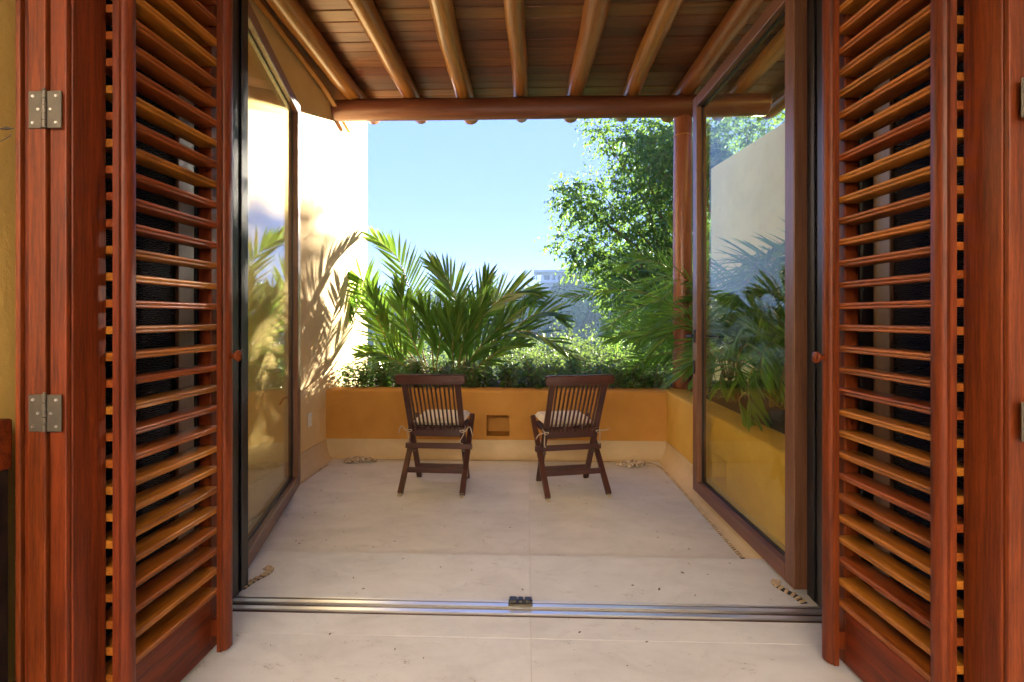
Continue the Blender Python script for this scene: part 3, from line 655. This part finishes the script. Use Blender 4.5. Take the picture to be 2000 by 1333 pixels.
# ------------------------------------------------------------------ folding chairs
def chair(loc, rz, label, seed):
    """local +y is the way the sitter faces; origin on the floor midway between the feet"""
    t = thing('folding_chair', label, 'chair', loc, rz, 'folding chairs facing the planter'); rg = random.Random(seed)
    def post_y(z): return -.235 + (.215 + .235) * (.88 - z) / .88          # back post: top rear to front foot
    def leg_y(z): return -.215 + .485 * z / .50                              # short leg: rear foot to seat front
    for s in (-1, 1):
        x = s * .196
        MB().bar((x, post_y(.845), .845), (x, post_y(.004), .004), .026, .042, (1, 0, 0)).build('back_post', 'chair_wood_z', t, bevel=.004)
        x = s * .2285
        lg = MB().bar((x, leg_y(.014), .014), (x, leg_y(.505), .505), .028, .040, (1, 0, 0)).build('leg', 'chair_wood_z', t, bevel=.004)
        MB().box((x - .012, leg_y(0) - .02, .001), (x + .012, leg_y(0) + .02, .012)).build('foot_pad', 'foot_pad', lg)
        MB().box((s * .2135 - .0005, .03, .425), (s * .1785, .245, .462)).build('seat_side_rail', 'chair_wood_y', t, bevel=.003) if False else None
        MB().tube([(s * .18, leg_y(.262), .262), (s * .248, leg_y(.262), .262)], .007, 10).build('pivot_bolt', 'hinge_steel', t)
    # crest rail, gently curved
    pr = [(-.018, -.036), (.014, -.036), (.018, -.030), (.016, .030), (.008, .037), (-.012, .037), (-.020, .028), (-.021, -.028)]
    mb = MB(); nseg = 16; ring = []
    for i in range(nseg + 1):
        u = -1 + 2 * i / nseg; yb_ = -.018 * (1 - u * u)
        sh = 1 if abs(u) < .97 else .86
        for a, b_ in pr: ring.append((u * .252, post_y(.86) + a + yb_ - .10 * b_, .852 + b_ * sh))
    n = len(pr); mb.add(ring, [(i * n + j, i * n + (j + 1) % n, (i + 1) * n + (j + 1) % n, (i + 1) * n + j) for i in range(nseg) for j in range(n)] + [tuple(range(n)), tuple(nseg * n + j for j in range(n))])
    mb.build('crest_rail', 'chair_wood_x', t, smooth=True)
    MB().box((-.182, post_y(.415) - .013, .385), (.182, post_y(.415) + .012, .442)).build('back_rail', 'chair_wood_x', t, bevel=.004)
    for k in range(11):
        x = -.160 + .032 * k; yc = -.014 * (1 - (x / .19) ** 2)
        MB().bar((x, post_y(.825) + yc, .825), (x * .97, post_y(.44), .437), .0195, .011, (1, 0, 0)).build('back_slat', 'chair_wood_z', t, bevel=.002, seg=1)
    # cross rails
    MB().box((-.262, leg_y(.292) - .030, .278), (.262, leg_y(.292) - .002, .318)).build('stretcher', 'chair_wood_x', t, bevel=.003)
    MB().box((-.214, leg_y(.145) - .011, .128), (.214, leg_y(.145) + .011, .166)).build('stretcher', 'chair_wood_x', t, bevel=.003)
    MB().box((-.182, post_y(.115) - .010, .095), (.182, post_y(.115) + .010, .128)).build('stretcher', 'chair_wood_x', t, bevel=.003)
    # seat: side rails, slats
    for s in (-1, 1): MB().box((min(s * .1835, s * .2135), -.055, .432), (max(s * .1835, s * .2135), .285, .464)).build('seat_rail', 'chair_wood_y', t, bevel=.003)
    for k in range(9):
        yy = -.015 + .034 * k; MB().box((-.182, yy, .446), (.182, yy + .025, .462)).build('seat_slat', 'chair_wood_x', t, bevel=.002, seg=1)
    # cushion resting on the slats (top-level: it can be lifted away)
    return t
def cushion(loc, rz, label, seed):
    t = thing('seat_cushion', label, 'cushion', loc, rz, 'seat cushions on the folding chairs'); rg = random.Random(seed)
    mb = MB(); nx_, ny_ = 15, 15; hw_, y0, y1 = .195, -.005, .375; z0 = .466
    def grid(top):
        vs_ = []
        for j in range(ny_ + 1):
            for i in range(nx_ + 1):
                u, v = -1 + 2 * i / nx_, -1 + 2 * j / ny_
                e = max(abs(u), abs(v)); th_ = .030 * (1 - max(0, (e - .78) / .22) ** 2.2) ** .5 if e < 1 else 0
                puff = .010 * (1 - u * u) * (1 - v * v) + .0025 * noise.noise((u * 3, v * 3, seed))
                sx = 1 - .02 * v * v; x = u * hw_ * sx * (1 + .02 * v); y_ = (y0 + y1) / 2 + v * (y1 - y0) / 2 * (1 - .015 * u * u)
                vs_.append((x, y_, z0 + .026 + (th_ + puff if top else -min(.026, th_))))
        return vs_
    W_ = nx_ + 1; F = [(j * W_ + i, j * W_ + i + 1, (j + 1) * W_ + i + 1, (j + 1) * W_ + i) for j in range(ny_) for i in range(nx_)]
    mb.add(grid(True), F); mb.add(grid(False), [tuple(reversed(f)) for f in F])
    mb.build('pad', 'cushion', t, smooth=True)
    edge = [(x, y_, z0 + .027) for x, y_ in ((-.193, .0), (0, -.006), (.193, .0), (.197, .185), (.19, .368), (0, .377), (-.19, .368), (-.197, .185), (-.193, .0))]
    MB().tube(edge, .004, 6).build('piping', 'cushion', t, smooth=True)
    for s in (-1, 1):
        px, py, pz = s * .205, -.022, .452
        P1 = [(s * .190, .004, .480), (s * .218, -.012, .462), (s * .214, -.050, .448), (s * .185, -.056, .444), (s * .20, -.048, .43), (s * .222, -.045, .438)]
        MB().tube(catmull(P1, 24), .004, 6).build('tie', 'cord', t, smooth=True)
        dr = .05 + .02 * rg.random()
        P2 = [(s * .21, -.052, .440), (s * .232, -.062, .452 - .01 * rg.random()), (s * .262, -.066, .46 + .03 * rg.uniform(-1, 1)), (s * .285, -.066, .445 + .05 * rg.uniform(-1, 1))]
        MB().tube(catmull(P2, 18), [.0042 + .0006 * math.sin(i) for i in range(19)], 6).build('tie_end', 'cord', t, smooth=True)
        P3 = [(s * .21, -.052, .438), (s * .215, -.06, .42), (s * (.205 + .02 * rg.uniform(-1, 1)), -.062, .42 - dr), (s * .208, -.06, .405 - dr)]
        MB().tube(catmull(P3, 18), .0038, 6).build('tie_end', 'cord', t, smooth=True)
    return t
CA, RA = (-.695, 3.715, .0005), R(-2.5)
CB, RB = (.322, 3.705, .0005), R(12.5)
chair(CA, RA, 'dark wooden folding slatted chair standing nearer the cream side wall', 1); cushion(CA, RA, 'cream tied seat cushion on the chair nearer the cream wall', 1)
chair(CB, RB, 'dark wooden folding slatted chair standing nearer the palm side, turned askew', 2); cushion(CB, RB, 'cream tied seat cushion on the chair nearer the palm side', 2)

# ------------------------------------------------------------------ palms
def frond(parent, ctrl, n, Lmax, width, seed, up=(0, 0, 1), droop=.35, a0=68, a1=24, start=.22, mat='palm_leaf', rr=.009, lift=.25, twist=.5, tipk=.45):
    rg = random.Random(seed); P = catmull(ctrl, 40); mb = MB()
    mb.tube(P, [rr * (1 - .85 * i / 40) + .0008 for i in range(41)], 6, mi=1)
    up = Vector(up)
    for k in range(n):
        t = start + (1 - start) * (k + .5) / n; q = t * 40; i = min(int(q), 39); p0 = P[i].lerp(P[i + 1], q - i); T_ = (P[i + 1] - P[i]).normalized()
        S = T_.cross(up)
        if S.length < .08: S = T_.cross(Vector((0, 1, .2)))
        S.normalize(); N = S.cross(T_).normalized(); u = (t - start) / (1 - start)
        Lk = Lmax * min(1, .45 + u * 2.6) * (1 - (1 - tipk) * u ** 2.2)
        for s in (-1, 1):
            if rg.random() < .07: continue
            a = R(a0 + (a1 - a0) * u + rg.uniform(-6, 6)); L_ = Lk * rg.uniform(.86, 1.08)
            d = (T_ * math.cos(a) + S * s * math.sin(a) + N * (lift + rg.uniform(-.1, .1))).normalized()
            p = p0 + T_ * rg.uniform(-.006, .006); w_ = width * rg.uniform(.8, 1.1); ns = 5; tw = rg.uniform(-twist, twist); vs_ = []
            dk = droop * rg.uniform(.6, 1.4)
            for j in range(ns + 1):
                f = j / ns; wd = w_ * (.35 + 2.6 * f if f < .25 else 1.0 - .12 * (f - .25) if f < .6 else max(.03, .96 * (1 - (f - .6) / .4) ** .8)) * .5
                wv = d.cross(N)
                if wv.length < .1: wv = d.cross(S)
                wv.normalize(); nn = wv.cross(d); wv = (wv * math.cos(tw) + nn * math.sin(tw))
                vs_ += [p + wv * wd, p - wv * wd]
                p = p + d * (L_ / ns); d = (d + Vector((0, 0, -1)) * dk * (.3 + f) * .5).normalized()
            if mat == 'areca_leaf' and any(q_.x < 1.29 and q_.y < 3.66 for q_ in vs_): continue   # keep clear of the open door
            mb.add(vs_, [(2 * j, 2 * j + 1, 2 * j + 3, 2 * j + 2) for j in range(ns)])
    o_ = parent.location
    mb.v = [(v[0] - o_.x, v[1] - o_.y, v[2] - o_.z) for v in mb.v]
    return mb.build('frond', [mat, 'rachis'], parent)
def stalk(parent, base, top, r0, r1):
    o_ = parent.location; MB().tube([Vector(base) - o_, (Vector(base) + Vector(top)) / 2 - o_ + Vector((.01, 0, 0)), Vector(top) - o_], [r0, (r0 + r1) / 2, r1], 10).build('stem', 'rachis', parent, smooth=True)

b1 = Vector((-.93, 5.30, .5))
pa = thing('potted_palm', 'broad-leaved palm with tall upright frond beside the cream sunlit wall', 'palm', b1)
stalk(pa, b1, b1 + Vector((0, 0, .25)), .05, .035)
W5 = dict(width=.031, droop=.11, lift=.16, twist=.8)
F = [  # control points as pixel + depth, leaflets, length, frond plane, leaflet angles
 ([(838, 730, 5.30), (818, 660, 5.32), (800, 570, 5.36), (776, 505, 5.42), (728, 462, 5.52)], 34, .46, (0.25, -1, .35), 50, 16),
 ([(830, 730, 5.3), (790, 690, 5.28), (748, 630, 5.24), (722, 575, 5.20), (704, 545, 5.18), (684, 580, 5.15), (676, 620, 5.13)], 34, .36, (.3, -.9, .5), 56, 24),
 ([(832, 730, 5.35), (800, 690, 5.42), (765, 640, 5.5), (730, 595, 5.56), (705, 555, 5.6)], 26, .38, (.2, -1, .4), 46, 18),
 ([(848, 725, 5.25), (842, 670, 5.16), (836, 630, 5.1), (822, 600, 5.05)], 20, .44, (0, -1, .2), 30, 10),
 ([(826, 730, 5.2), (790, 700, 5.1), (755, 660, 5.04), (735, 615, 5.0), (728, 570, 4.98)], 28, .38, (.2, -1, .3), 42, 14),
 ([(834, 730, 5.25), (812, 680, 5.2), (790, 620, 5.18), (782, 560, 5.18)], 26, .42, (.1, -1, .2), 36, 12),
 ([(826, 732, 5.15), (785, 712, 5.0), (745, 690, 4.95), (708, 690, 4.92)], 20, .30, (.1, -.8, .6), 48, 20),
 ([(850, 728, 5.22), (856, 690, 5.14), (862, 650, 5.08), (872, 620, 5.05)], 18, .46, (0, -1, .15), 28, 10),
]
for i, (c, n_, L_, up, a_, e_) in enumerate(F): frond(pa, [at(*p) for p in c], n_, L_, seed=40 + i, up=up, start=.22, a0=a_, a1=e_, **W5)
b2 = Vector((-.62, 5.32, .5))
pb = thing('potted_palm', 'broad-leaved palm arching over the hedge between the two chairs', 'palm', b2)
stalk(pb, b2, b2 + Vector((0, 0, .25)), .055, .035)
F = [
 ([(900, 730, 5.30), (895, 650, 5.28), (890, 590, 5.28), (876, 550, 5.30), (845, 516, 5.36)], 32, .44, (.15, -1, .3), 46, 14),
 ([(905, 730, 5.30), (925, 650, 5.22), (965, 595, 5.15), (1010, 570, 5.08), (1050, 574, 5.0)], 34, .42, (-.2, -.8, .55), 44, 16),
 ([(910, 735, 5.25), (940, 690, 5.12), (985, 655, 5.0), (1030, 648, 4.92), (1080, 668, 4.85), (1128, 704, 4.80)], 34, .38, (-.1, -.6, .8), 48, 18),
 ([(892, 735, 5.20), (900, 690, 5.10), (915, 640, 5.02), (945, 590, 4.98)], 24, .46, (-.1, -1, .15), 26, 10),
 ([(900, 735, 5.18), (925, 695, 5.06), (965, 650, 4.98), (1000, 615, 4.95)], 24, .44, (-.1, -1, .3), 26, 10),
 ([(888, 735, 5.15), (884, 690, 5.05), (886, 650, 5.0), (896, 610, 4.98)], 20, .46, (0, -1, .1), 24, 8),
 ([(905, 735, 5.40), (950, 660, 5.5), (1000, 605, 5.6), (1045, 590, 5.66)], 26, .38, (-.2, -.8, .6), 46, 18),
 ([(902, 735, 5.34), (915, 660, 5.34), (938, 590, 5.34), (952, 545, 5.34)], 26, .44, (-.1, -1, .2), 34, 12),
 ([(912, 735, 5.3), (965, 690, 5.2), (1020, 630, 5.12), (1065, 610, 5.05), (1100, 625, 5.0)], 30, .38, (-.1, -.7, .7), 46, 18),
 ([(908, 738, 5.15), (945, 708, 5.0), (985, 680, 4.92), (1025, 672, 4.88)], 20, .34, (0, -.8, .5), 34, 14),
]
for i, (c, n_, L_, up, a_, e_) in enumerate(F): frond(pb, [at(*p) for p in c], n_, L_, seed=60 + i, up=up, start=.18, a0=a_, a1=e_, **W5)
b3 = Vector((-1.42, 5.05, .5))
pc = thing('sword_leaf_plant', 'clump of bright upright strap leaves in front of the cream wall', 'plant', b3)
rg = random.Random(8)
for k in range(16):
    a = rg.uniform(0, 6.3); mb = MB(); h = rg.uniform(.28, .5); ln = Vector((math.cos(a) * .35, math.sin(a) * .25, 1)).normalized(); p = Vector((math.cos(a) * .05, math.sin(a) * .05, 0)); wv = Vector((math.cos(a * 3), math.sin(a * 3), 0)); vs_ = []
    for j in range(6):
        f = j / 5; w_ = .016 * (1 - f ** 3) + .0006; vs_ += [p + wv * w_, p - wv * w_]; p = p + ln * h / 5; ln = (ln + Vector((math.cos(a), math.sin(a), -.4)) * .05).normalized()
    mb.add(vs_, [(2 * j, 2 * j + 1, 2 * j + 3, 2 * j + 2) for j in range(5)]); mb.build('leaf', 'palm_leaf', pc)

# feathery areca palms in the side planter
def areca(base, label, fr, seed, group=None, paths=()):
    t = thing('areca_palm', label, 'palm', base, 0, group); rg = random.Random(seed); B = Vector(base)
    for k in range(4):
        a = rg.uniform(0, 6.3); e = B + Vector((math.cos(a) * .10, math.sin(a) * .10, rg.uniform(.5, .9))); stalk(t, B + Vector((math.cos(a) * .05, math.sin(a) * .05, 0)), e, .022, .014)
    for i, c in enumerate(paths): frond(t, [at(*p) for p in c], 38, .36, .021, seed * 77 + i, up=(.15 * math.sin(i * 2), -.75, .65), droop=.14, a0=56, a1=24, start=.16, mat='areca_leaf', rr=.008, lift=.12, twist=.5, tipk=.45)
    for i, (dx, dy, h, out, dz) in enumerate(fr):
        d = Vector((dx, dy, 0)).normalized(); p0 = B + d * .05 + Vector((0, 0, .25)); p1 = B + d * out * .18 + Vector((0, 0, h * .62)); p2 = B + d * out * .52 + Vector((0, 0, h)); p3 = B + d * out * .85 + Vector((0, 0, h - dz * .35)); p4 = B + d * out * 1.05 + Vector((0, 0, h - dz))
        for p_ in (p1, p2, p3, p4):
            if p_.y < 3.75: p_.x = max(p_.x, 1.36)
        frond(t, [p0, p1, p2, p3, p4], 40, .34 + .10 * rg.random(), .0165, seed * 31 + i, up=(0, 0, 1) if abs(h) < 9 else (0, -1, 0), droop=.20, a0=58, a1=22, start=.28, mat='areca_leaf', rr=.007, lift=.28, twist=.9, tipk=.4)
rg = random.Random(77)
def ring_fronds(n, hmin, hmax, out0, out1, bias=None):
    L_ = []
    for k in range(n):
        a = 2 * math.pi * (k + rg.uniform(-.35, .35)) / n; h = rg.uniform(hmin, hmax); o_ = rg.uniform(out0, out1)
        dx, dy = math.cos(a), math.sin(a)
        if bias: dx += bias[0]; dy += bias[1]
        L_.append((dx, dy, h, o_, rg.uniform(.10, .5) * o_))
    return L_
areca((1.95, 5.35, .5), 'feathery palm reaching past the log column over the planter wall corner', ring_fronds(7, .8, 1.3, .7, 1.0, (.2, .3)), 1, None,
      [[(1385, 740, 5.2), (1345, 640, 5.12), (1290, 585, 5.05), (1210, 566, 4.98), (1112, 582, 4.9)],
       [(1390, 740, 5.3), (1375, 620, 5.26), (1335, 545, 5.2), (1270, 510, 5.12), (1205, 520, 5.05)],
       [(1380, 745, 5.25), (1345, 690, 5.2), (1300, 660, 5.15), (1240, 648, 5.1), (1190, 662, 5.05)],
       [(1385, 745, 5.4), (1350, 640, 5.5), (1300, 590, 5.55), (1225, 610, 5.6), (1180, 650, 5.6)],
       [(1390, 745, 5.1), (1370, 640, 5.0), (1345, 540, 4.95), (1330, 470, 4.92), (1318, 430, 4.9)],
       [(1385, 750, 5.1), (1350, 700, 5.0), (1310, 690, 4.95), (1265, 700, 4.9), (1235, 730, 4.86)],
       [(1390, 750, 5.0), (1360, 690, 4.9), (1325, 650, 4.85), (1280, 645, 4.8), (1240, 670, 4.75)]])
areca((1.82, 4.45, .5), 'feathery palm growing just behind the free edge of a glass door', ring_fronds(13, .6, 1.15, .5, .75, (.15, 0)), 2, None)
areca((2.05, 3.65, .5), 'dense feathery palm in the middle of the side planter', ring_fronds(19, .5, 1.3, .55, .9, (-.05, 0)), 3, None)
areca((2.08, 4.1, .5), 'feathery palm in the side planter closest to the pale boundary wall', ring_fronds(17, .6, 1.25, .5, .85, (0, -.2)), 4, None)
areca((1.72, 3.2, .5), 'low feathery palm drooping over the yellow planter wall', ring_fronds(15, .28, .7, .4, .58, (0, -.1)) + [(-1, -.1, .34, .46, .15)], 5, None)

# ------------------------------------------------------------------ leafy things
def leaf_quad(mb, p, d, n_, L_, w_, mi=0):
    """folded leaf: two triangles pairs either side of a midrib"""
    s = d.cross(n_)
    if s.length < 1e-3: s = d.cross(Vector((.3, .7, .2)))
    s.normalize(); u = s.cross(d).normalized()
    a = p; b_ = p + d * L_ * .45 + s * w_ * .5 + u * w_ * .14; c = p + d * L_ - u * L_ * .10; e = p + d * L_ * .45 - s * w_ * .5 + u * w_ * .14
    mb.add([a, b_, c, e], [(0, 1, 2), (0, 2, 3)], mi)
def rvec(rg):
    while True:
        v = Vector((rg.uniform(-1, 1), rg.uniform(-1, 1), rg.uniform(-1, 1)))
        if .05 < v.length < 1: return v.normalized()
def shrub(x, y, w, h, label, seed):
    t = thing('hedge_shrub', label, 'shrub', (x, y, .545)); rg = random.Random(seed); lv = MB(); st = MB()
    for k in range(int(48 * w / .34)):
        bx_, by_ = rg.uniform(-.5, .5) * w, rg.uniform(-.19, .19); hh = h * rg.uniform(.45, 1.0) * (1.12 if rg.random() < .12 else 1); lean = Vector((rg.uniform(-.35, .35), rg.uniform(-.4, .3), 1)).normalized()
        p = Vector((bx_, by_, .0)); q = p + lean * hh; st.tube([p, (p + q) / 2 + Vector((rg.uniform(-.01, .01), 0, 0)), q], [.003, .0025, .0012], 4, False)
        m_ = int(6 + hh * 34)
        for j in range(m_):
            f = .12 + .88 * j / m_; c = p.lerp(q, f); d = rvec(rg); d = (d - lean * d.dot(lean)); d = (d.normalized() + lean * rg.uniform(-.15, .45)).normalized()
            leaf_quad(lv, c, d, (lean + rvec(rg) * .5).normalized(), rg.uniform(.045, .072), rg.uniform(.024, .036))
    lv.build('foliage', 'hedge_leaf', t); st.build('twigs', 'bark', t)['kind'] = 'stuff'
hedge = [(-1.66, .40, 'low shrub with a stray shoot against the cream wall'), (-1.34, .36, 'low shrub below the bright strap leaves beside the cream wall'), (-1.02, .33, 'low shrub directly behind the backrest of the chair by the cream wall'),
         (-.70, .33, 'low shrub below the tall upright palm frond'), (-.38, .36, 'low shrub above the square niche beside the arching palm'), (-.06, .38, 'low shrub above the niche side gap between the two chairs'), (.26, .37, 'low shrub beside the askew chair backrest, towards the other chair'),
         (.58, .40, 'low shrub directly behind the askew chair backrest'), (.90, .40, 'low shrub above the pebble heap beside the askew chair'), (1.18, .36, 'low shrub in the planter corner beside the log column')]
for i, (x, h, lab) in enumerate(hedge): shrub(x, 4.90 + .04 * math.sin(i * 2.1), .38, h, lab, 200 + i)
rg = random.Random(4)

def crown_tree(name, label, base, blobs, leafL, leafW, per, mat, seed, droop=.4, limbs=True, group=None, trunk_r=.09, twig=.28, tl=7):
    """blobs: (centre, radius, weight); twigs sprout from limbs through each blob and carry leaves"""
    t = thing(name, label, 'tree', base, 0, group); rg = random.Random(seed); B = Vector(base); lv = MB(); wd = MB()
    top = sum((Vector(c) for c, r_, w_ in blobs), Vector()) / len(blobs)
    fork = B.lerp(Vector((B.x * .6 + top.x * .4, B.y * .6 + top.y * .4, top.z)), .45)
    MB().tube([Vector(), (fork - B) * .5 + Vector((.05 * trunk_r / .09, 0, 0)), fork - B], [trunk_r * 1.25, trunk_r, trunk_r * .8], 10).build('trunk', 'bark', t, smooth=True)
    for c, r_, w_ in blobs:
        c = Vector(c); mid = fork.lerp(c, .5) + rvec(rg) * r_ * .35 + Vector((0, 0, .18 * (c - fork).length))
        wd.tube([fork - B, mid - B, c - B, c + (c - mid) * .08 - B], [trunk_r * .45, trunk_r * .22, trunk_r * .09, trunk_r * .05], 6, False)
        nt_ = int(per * w_)
        for k in range(nt_):
            d = rvec(rg); rad = r_ * rg.random() ** .45 * (1 + .25 * noise.noise(d * 1.7 + c))
            s = c + Vector((d.x * rad, d.y * rad, d.z * rad * .9)); g = (d + Vector((-.15, 0, -.15)) + rvec(rg) * .7).normalized(); tw_l = twig * rg.uniform(.6, 1.4)
            pts = [s]
            for j in range(4): pts.append(pts[-1] + g * tw_l / 4); g = (g + Vector((0, 0, -1)) * droop * .35).normalized()
            wd.tube([p - B for p in pts], [trunk_r * .03, trunk_r * .025, trunk_r * .02, trunk_r * .015, trunk_r * .01], 3, False)
            for j in range(tl):
                q = (j + .6) / tl * 4; i = min(int(q), 3); p = pts[i].lerp(pts[i + 1], q - i); tg = (pts[i + 1] - pts[i]).normalized()
                dl = (rvec(rg) * .9 + tg * .6 + Vector((0, 0, -droop))).normalized()
                leaf_quad(lv, p - B, dl, rvec(rg), leafL * rg.uniform(.7, 1.25), leafW * rg.uniform(.75, 1.2))
    cr = lv.build('crown', mat, t); wd.build('limbs', 'bark', t)['kind'] = 'stuff'
    return t
def bl(px, py, y, r_, w_=1.0): return (tuple(at(px, py, y * 1.3)), r_ * 1.3, w_)
blobs = [bl(1215, 268, 8.0, .42), bl(1270, 300, 8.1, .5, 1.7), bl(1320, 275, 8.3, .55, 2.2), bl(1180, 385, 7.8, .45), bl(1225, 425, 8.0, .6, 1.2), bl(1290, 420, 8.2, .7, 2.2), bl(1345, 400, 8.5, .7, 2.4), bl(1310, 345, 8.4, .6, 2.2),
         bl(1180, 475, 7.9, .46), bl(1250, 520, 8.0, .62, 1.3), bl(1310, 540, 8.3, .8, 1.4), bl(1222, 575, 7.9, .42), bl(1280, 620, 8.0, .55, 1.1), bl(1262, 655, 7.9, .34, .7), bl(1330, 660, 8.2, .8, 1.2),
         bl(1112, 385, 7.7, .20, .4), bl(1168, 250, 7.9, .22, .25), bl(1108, 465, 7.7, .2, .35), bl(1135, 400, 7.7, .26, .8), bl(1140, 500, 7.8, .28, .9), bl(1300, 720, 8.1, .6), bl(1390, 560, 8.6, .9, 1.2), ((3.4, 10.9, 2.4), 1.2, 4.0), ((4.3, 11.2, 2.6), 1.2, 4.0), ((2.5, 11.0, 2.3), 1.0, 2.2), ((3.8, 11.2, 1.2), 1.1, 2.5), ((3.2, 11.2, 3.0), 1.1, 1.3), ((2.7, 10.9, 1.2), 1.0, 1.3), ((3.5, 11.2, 4.6), 1.1, 1.5), ((2.7, 11.0, 4.6), 1.0, 1.4)]  # clumps given in world coordinates are added to keep low sun off the floor
crown_tree('weeping_fig_tree', 'tall small-leaved tree rising behind the log column against the sky', (3.9, 11.0, -1.9), blobs, 0.100, .046, 130, 'tree_leaf', 5, .45, twig=.36)
blobs = [((3.8, 9.2, 4.3), .9, 3.6), ((3.3, 9.0, 3.7), .8, 3.0), ((2.8, 9.0, 4.3), .7, 2.4), ((3.9, 7.2, 4.5), .9, 1.3), ((4.4, 6.4, 4.9), .9, 1.2), ((3.5, 7.9, 4.2), .8, 1.1), ((4.6, 7.6, 3.8), 1.0, 1.2), ((4.2, 8.4, 3.2), 1.0, 1.2), ((3.3, 8.6, 3.0), .9, 1.1), ((3.9, 9.0, 2.2), 1.0, 1.2), ((3.2, 9.2, 1.3), .9, 1.1)]  # first three heavy clumps are added to block sun on the shutter
crown_tree('weeping_fig_tree', 'leafy tree overtopping the pale plaster wall, seen through a glass door', (4.0, 8.0, -1.2), blobs, .08, .036, 170, 'tree_leaf', 9, .5)

# trees on the slope below
mid = [(1060, 650, 16, 2.1), (1150, 640, 18, 2.4), (1215, 655, 15, 1.9), (1010, 665, 22, 2.6), (930, 668, 20, 2.5), (1120, 690, 12, 1.5), (1280, 640, 20, 2.6), (840, 655, 24, 3.0), (760, 660, 26, 3.0), (1195, 700, 11, 1.3), (1045, 705, 13, 1.5), (1340, 650, 18, 2.4)]
wds = ['round-topped', 'broad', 'dense', 'loose', 'spreading', 'low', 'tall', 'wide', 'bushy', 'small', 'squat', 'leafy']
for i, (px, py, y, r_) in enumerate(mid):
    top = at(px, py - 14, y); rg2 = random.Random(500 + i); gz = ground_z(top.x, y)
    c0 = top - Vector((0, 0, r_)); bb = []
    for k in range(9):
        d = rvec(rg2); d.z = abs(d.z) * .9 - .1; bb.append((tuple(c0 + d * r_ * .62), r_ * rg2.uniform(.42, .58), 1.0))
    crown_tree('slope_tree', 'yellow-green sunlit tree crown on the slope below the planter', (top.x, y, min(gz, c0.z - r_) - .3), bb, .020 * y / 2.2, .010 * y / 2.2, 95, 'valley_leaf', 900 + i, .3, group='sunlit trees on the slope below', trunk_r=.22, twig=.55, tl=6)

# hazy forested hillside
rg = random.Random(31); mb = MB(); cnt = 0
while cnt < 1500:
    y = rg.uniform(45, 165); x = rg.uniform(-.42, .62) * y; z = ground_z(x, y)
    r_ = rg.uniform(1.3, 3.0) * (.8 + y / 400)
    if -1 < x * 140 / y < 19 and 105 < y < 152: r_ *= .45
    cnt += 1; C = Vector((x, y, z + r_ * .55))
    for k in range(30):
        d = rvec(rg); d.z = abs(d.z) * 1.1 - .25; d.normalize(); p = C + d * r_ * rg.uniform(.6, 1.05); nn = (d + rvec(rg) * .8).normalized(); e = nn.cross(rvec(rg)).normalized(); f_ = nn.cross(e); q = r_ * rg.uniform(.2, .42)
        mb.add([p + e * q, p + f_ * q * .8, p - e * q, p - f_ * q * .8], [(0, 1, 2, 3)])
stuff(tag(mb.build('hillside_forest', 'hill_leaf'), 'hazy wooded hillside across the valley', 'forest'))
# house on the hill
hp = at(1080, 551, 140); hz_ = hp.z
fh = thing('hillside_house', 'white flat-roofed villa with overhanging roof high on the hazy hill', 'house', (hp.x, 140, hz_ - 3)); 
MB().box((-3.2, 0, 0), (4.6, 6, 5.6)).build('wall', 'house_white', fh)
MB().box((-5.4, -1.4, 5.62), (5.6, 7, 6.3)).build('roof', 'house_roof', fh)
MB().box((-3.6, -1.0, 2.7), (4.8, -.01, 3.3)).build('balcony', 'house_white', fh)
for a, b_ in ((-2.6, -.9), (-.2, .7), (1.3, 2.1), (2.8, 4.2)):
    wn_ = MB().box((a, -.06, 3.5), (b_, -.01, 5.0)).build('window', 'house_roof', fh); MB().box((a + .08, -.09, 3.58), (b_ - .08, -.065, 4.92)).build('pane', 'window_dark', wn_)
MB().box((-4.9, -1.2, 3.3), (-4.6, -.9, 5.61)).build('pillar', 'house_white', fh)
hp2 = at(1128, 540, 146)
fh2 = thing('hillside_house', 'grey-roofed house half hidden uphill of the white villa', 'house', (hp2.x, 146, hp2.z - 2)); MB().box((-2, 0, 0), (4, 5, 3.0)).build('wall', 'house_white', fh2)
MB().add([(-2.6, -.6, 3.01), (4.6, -.6, 3.01), (4.6, 5.6, 3.01), (-2.6, 5.6, 3.01), (-1.4, 2.5, 4.6), (3.4, 2.5, 4.6)], [(0, 1, 5, 4), (2, 3, 4, 5), (1, 2, 5), (3, 0, 4), (3, 2, 1, 0)]).build('roof', 'house_roof', fh2)
tp = at(1098, 537, 139); tpl = thing('hill_palm', 'tiny lone palm standing beside the hill villa', 'palm', (tp.x, 139, tp.z - 1)); MB().tube([(0, 0, 0), (.1, 0, 2.2)], [.16, .1], 6).build('trunk', 'bark', tpl)
for k in range(9):
    a = k * .7; d = Vector((math.cos(a), math.sin(a), 0)); s_ = Vector((-d.y, d.x, 0)) * .22; p = Vector((.1, 0, 2.2)); q = p + d * .7 + Vector((0, 0, .35)); r_ = p + d * 1.3 + Vector((0, 0, -.15)); MB().add([p, q + s_, r_, q - s_], [(0, 1, 2), (0, 2, 3)]).build('frond', 'hill_leaf', tpl)

# ------------------------------------------------------------------ haze
m = bpy.data.materials.new('haze_air'); m.use_nodes = True; nt = m.node_tree; nt.nodes.clear(); out = nt.nodes.new('ShaderNodeOutputMaterial'); pv = nt.nodes.new('ShaderNodeVolumePrincipled')
pv.inputs['Color'].default_value = (.42, .62, .90, 1); pv.inputs['Density'].default_value = .0007; pv.inputs['Anisotropy'].default_value = .1; nt.links.new(pv.outputs[0], out.inputs['Volume']); M['haze_air'] = m
stuff(tag(MB().box((-310, -70, -25), (310, 312, 30)).build('haze', 'haze_air'), 'pale blue haze filling the valley air', 'haze'))
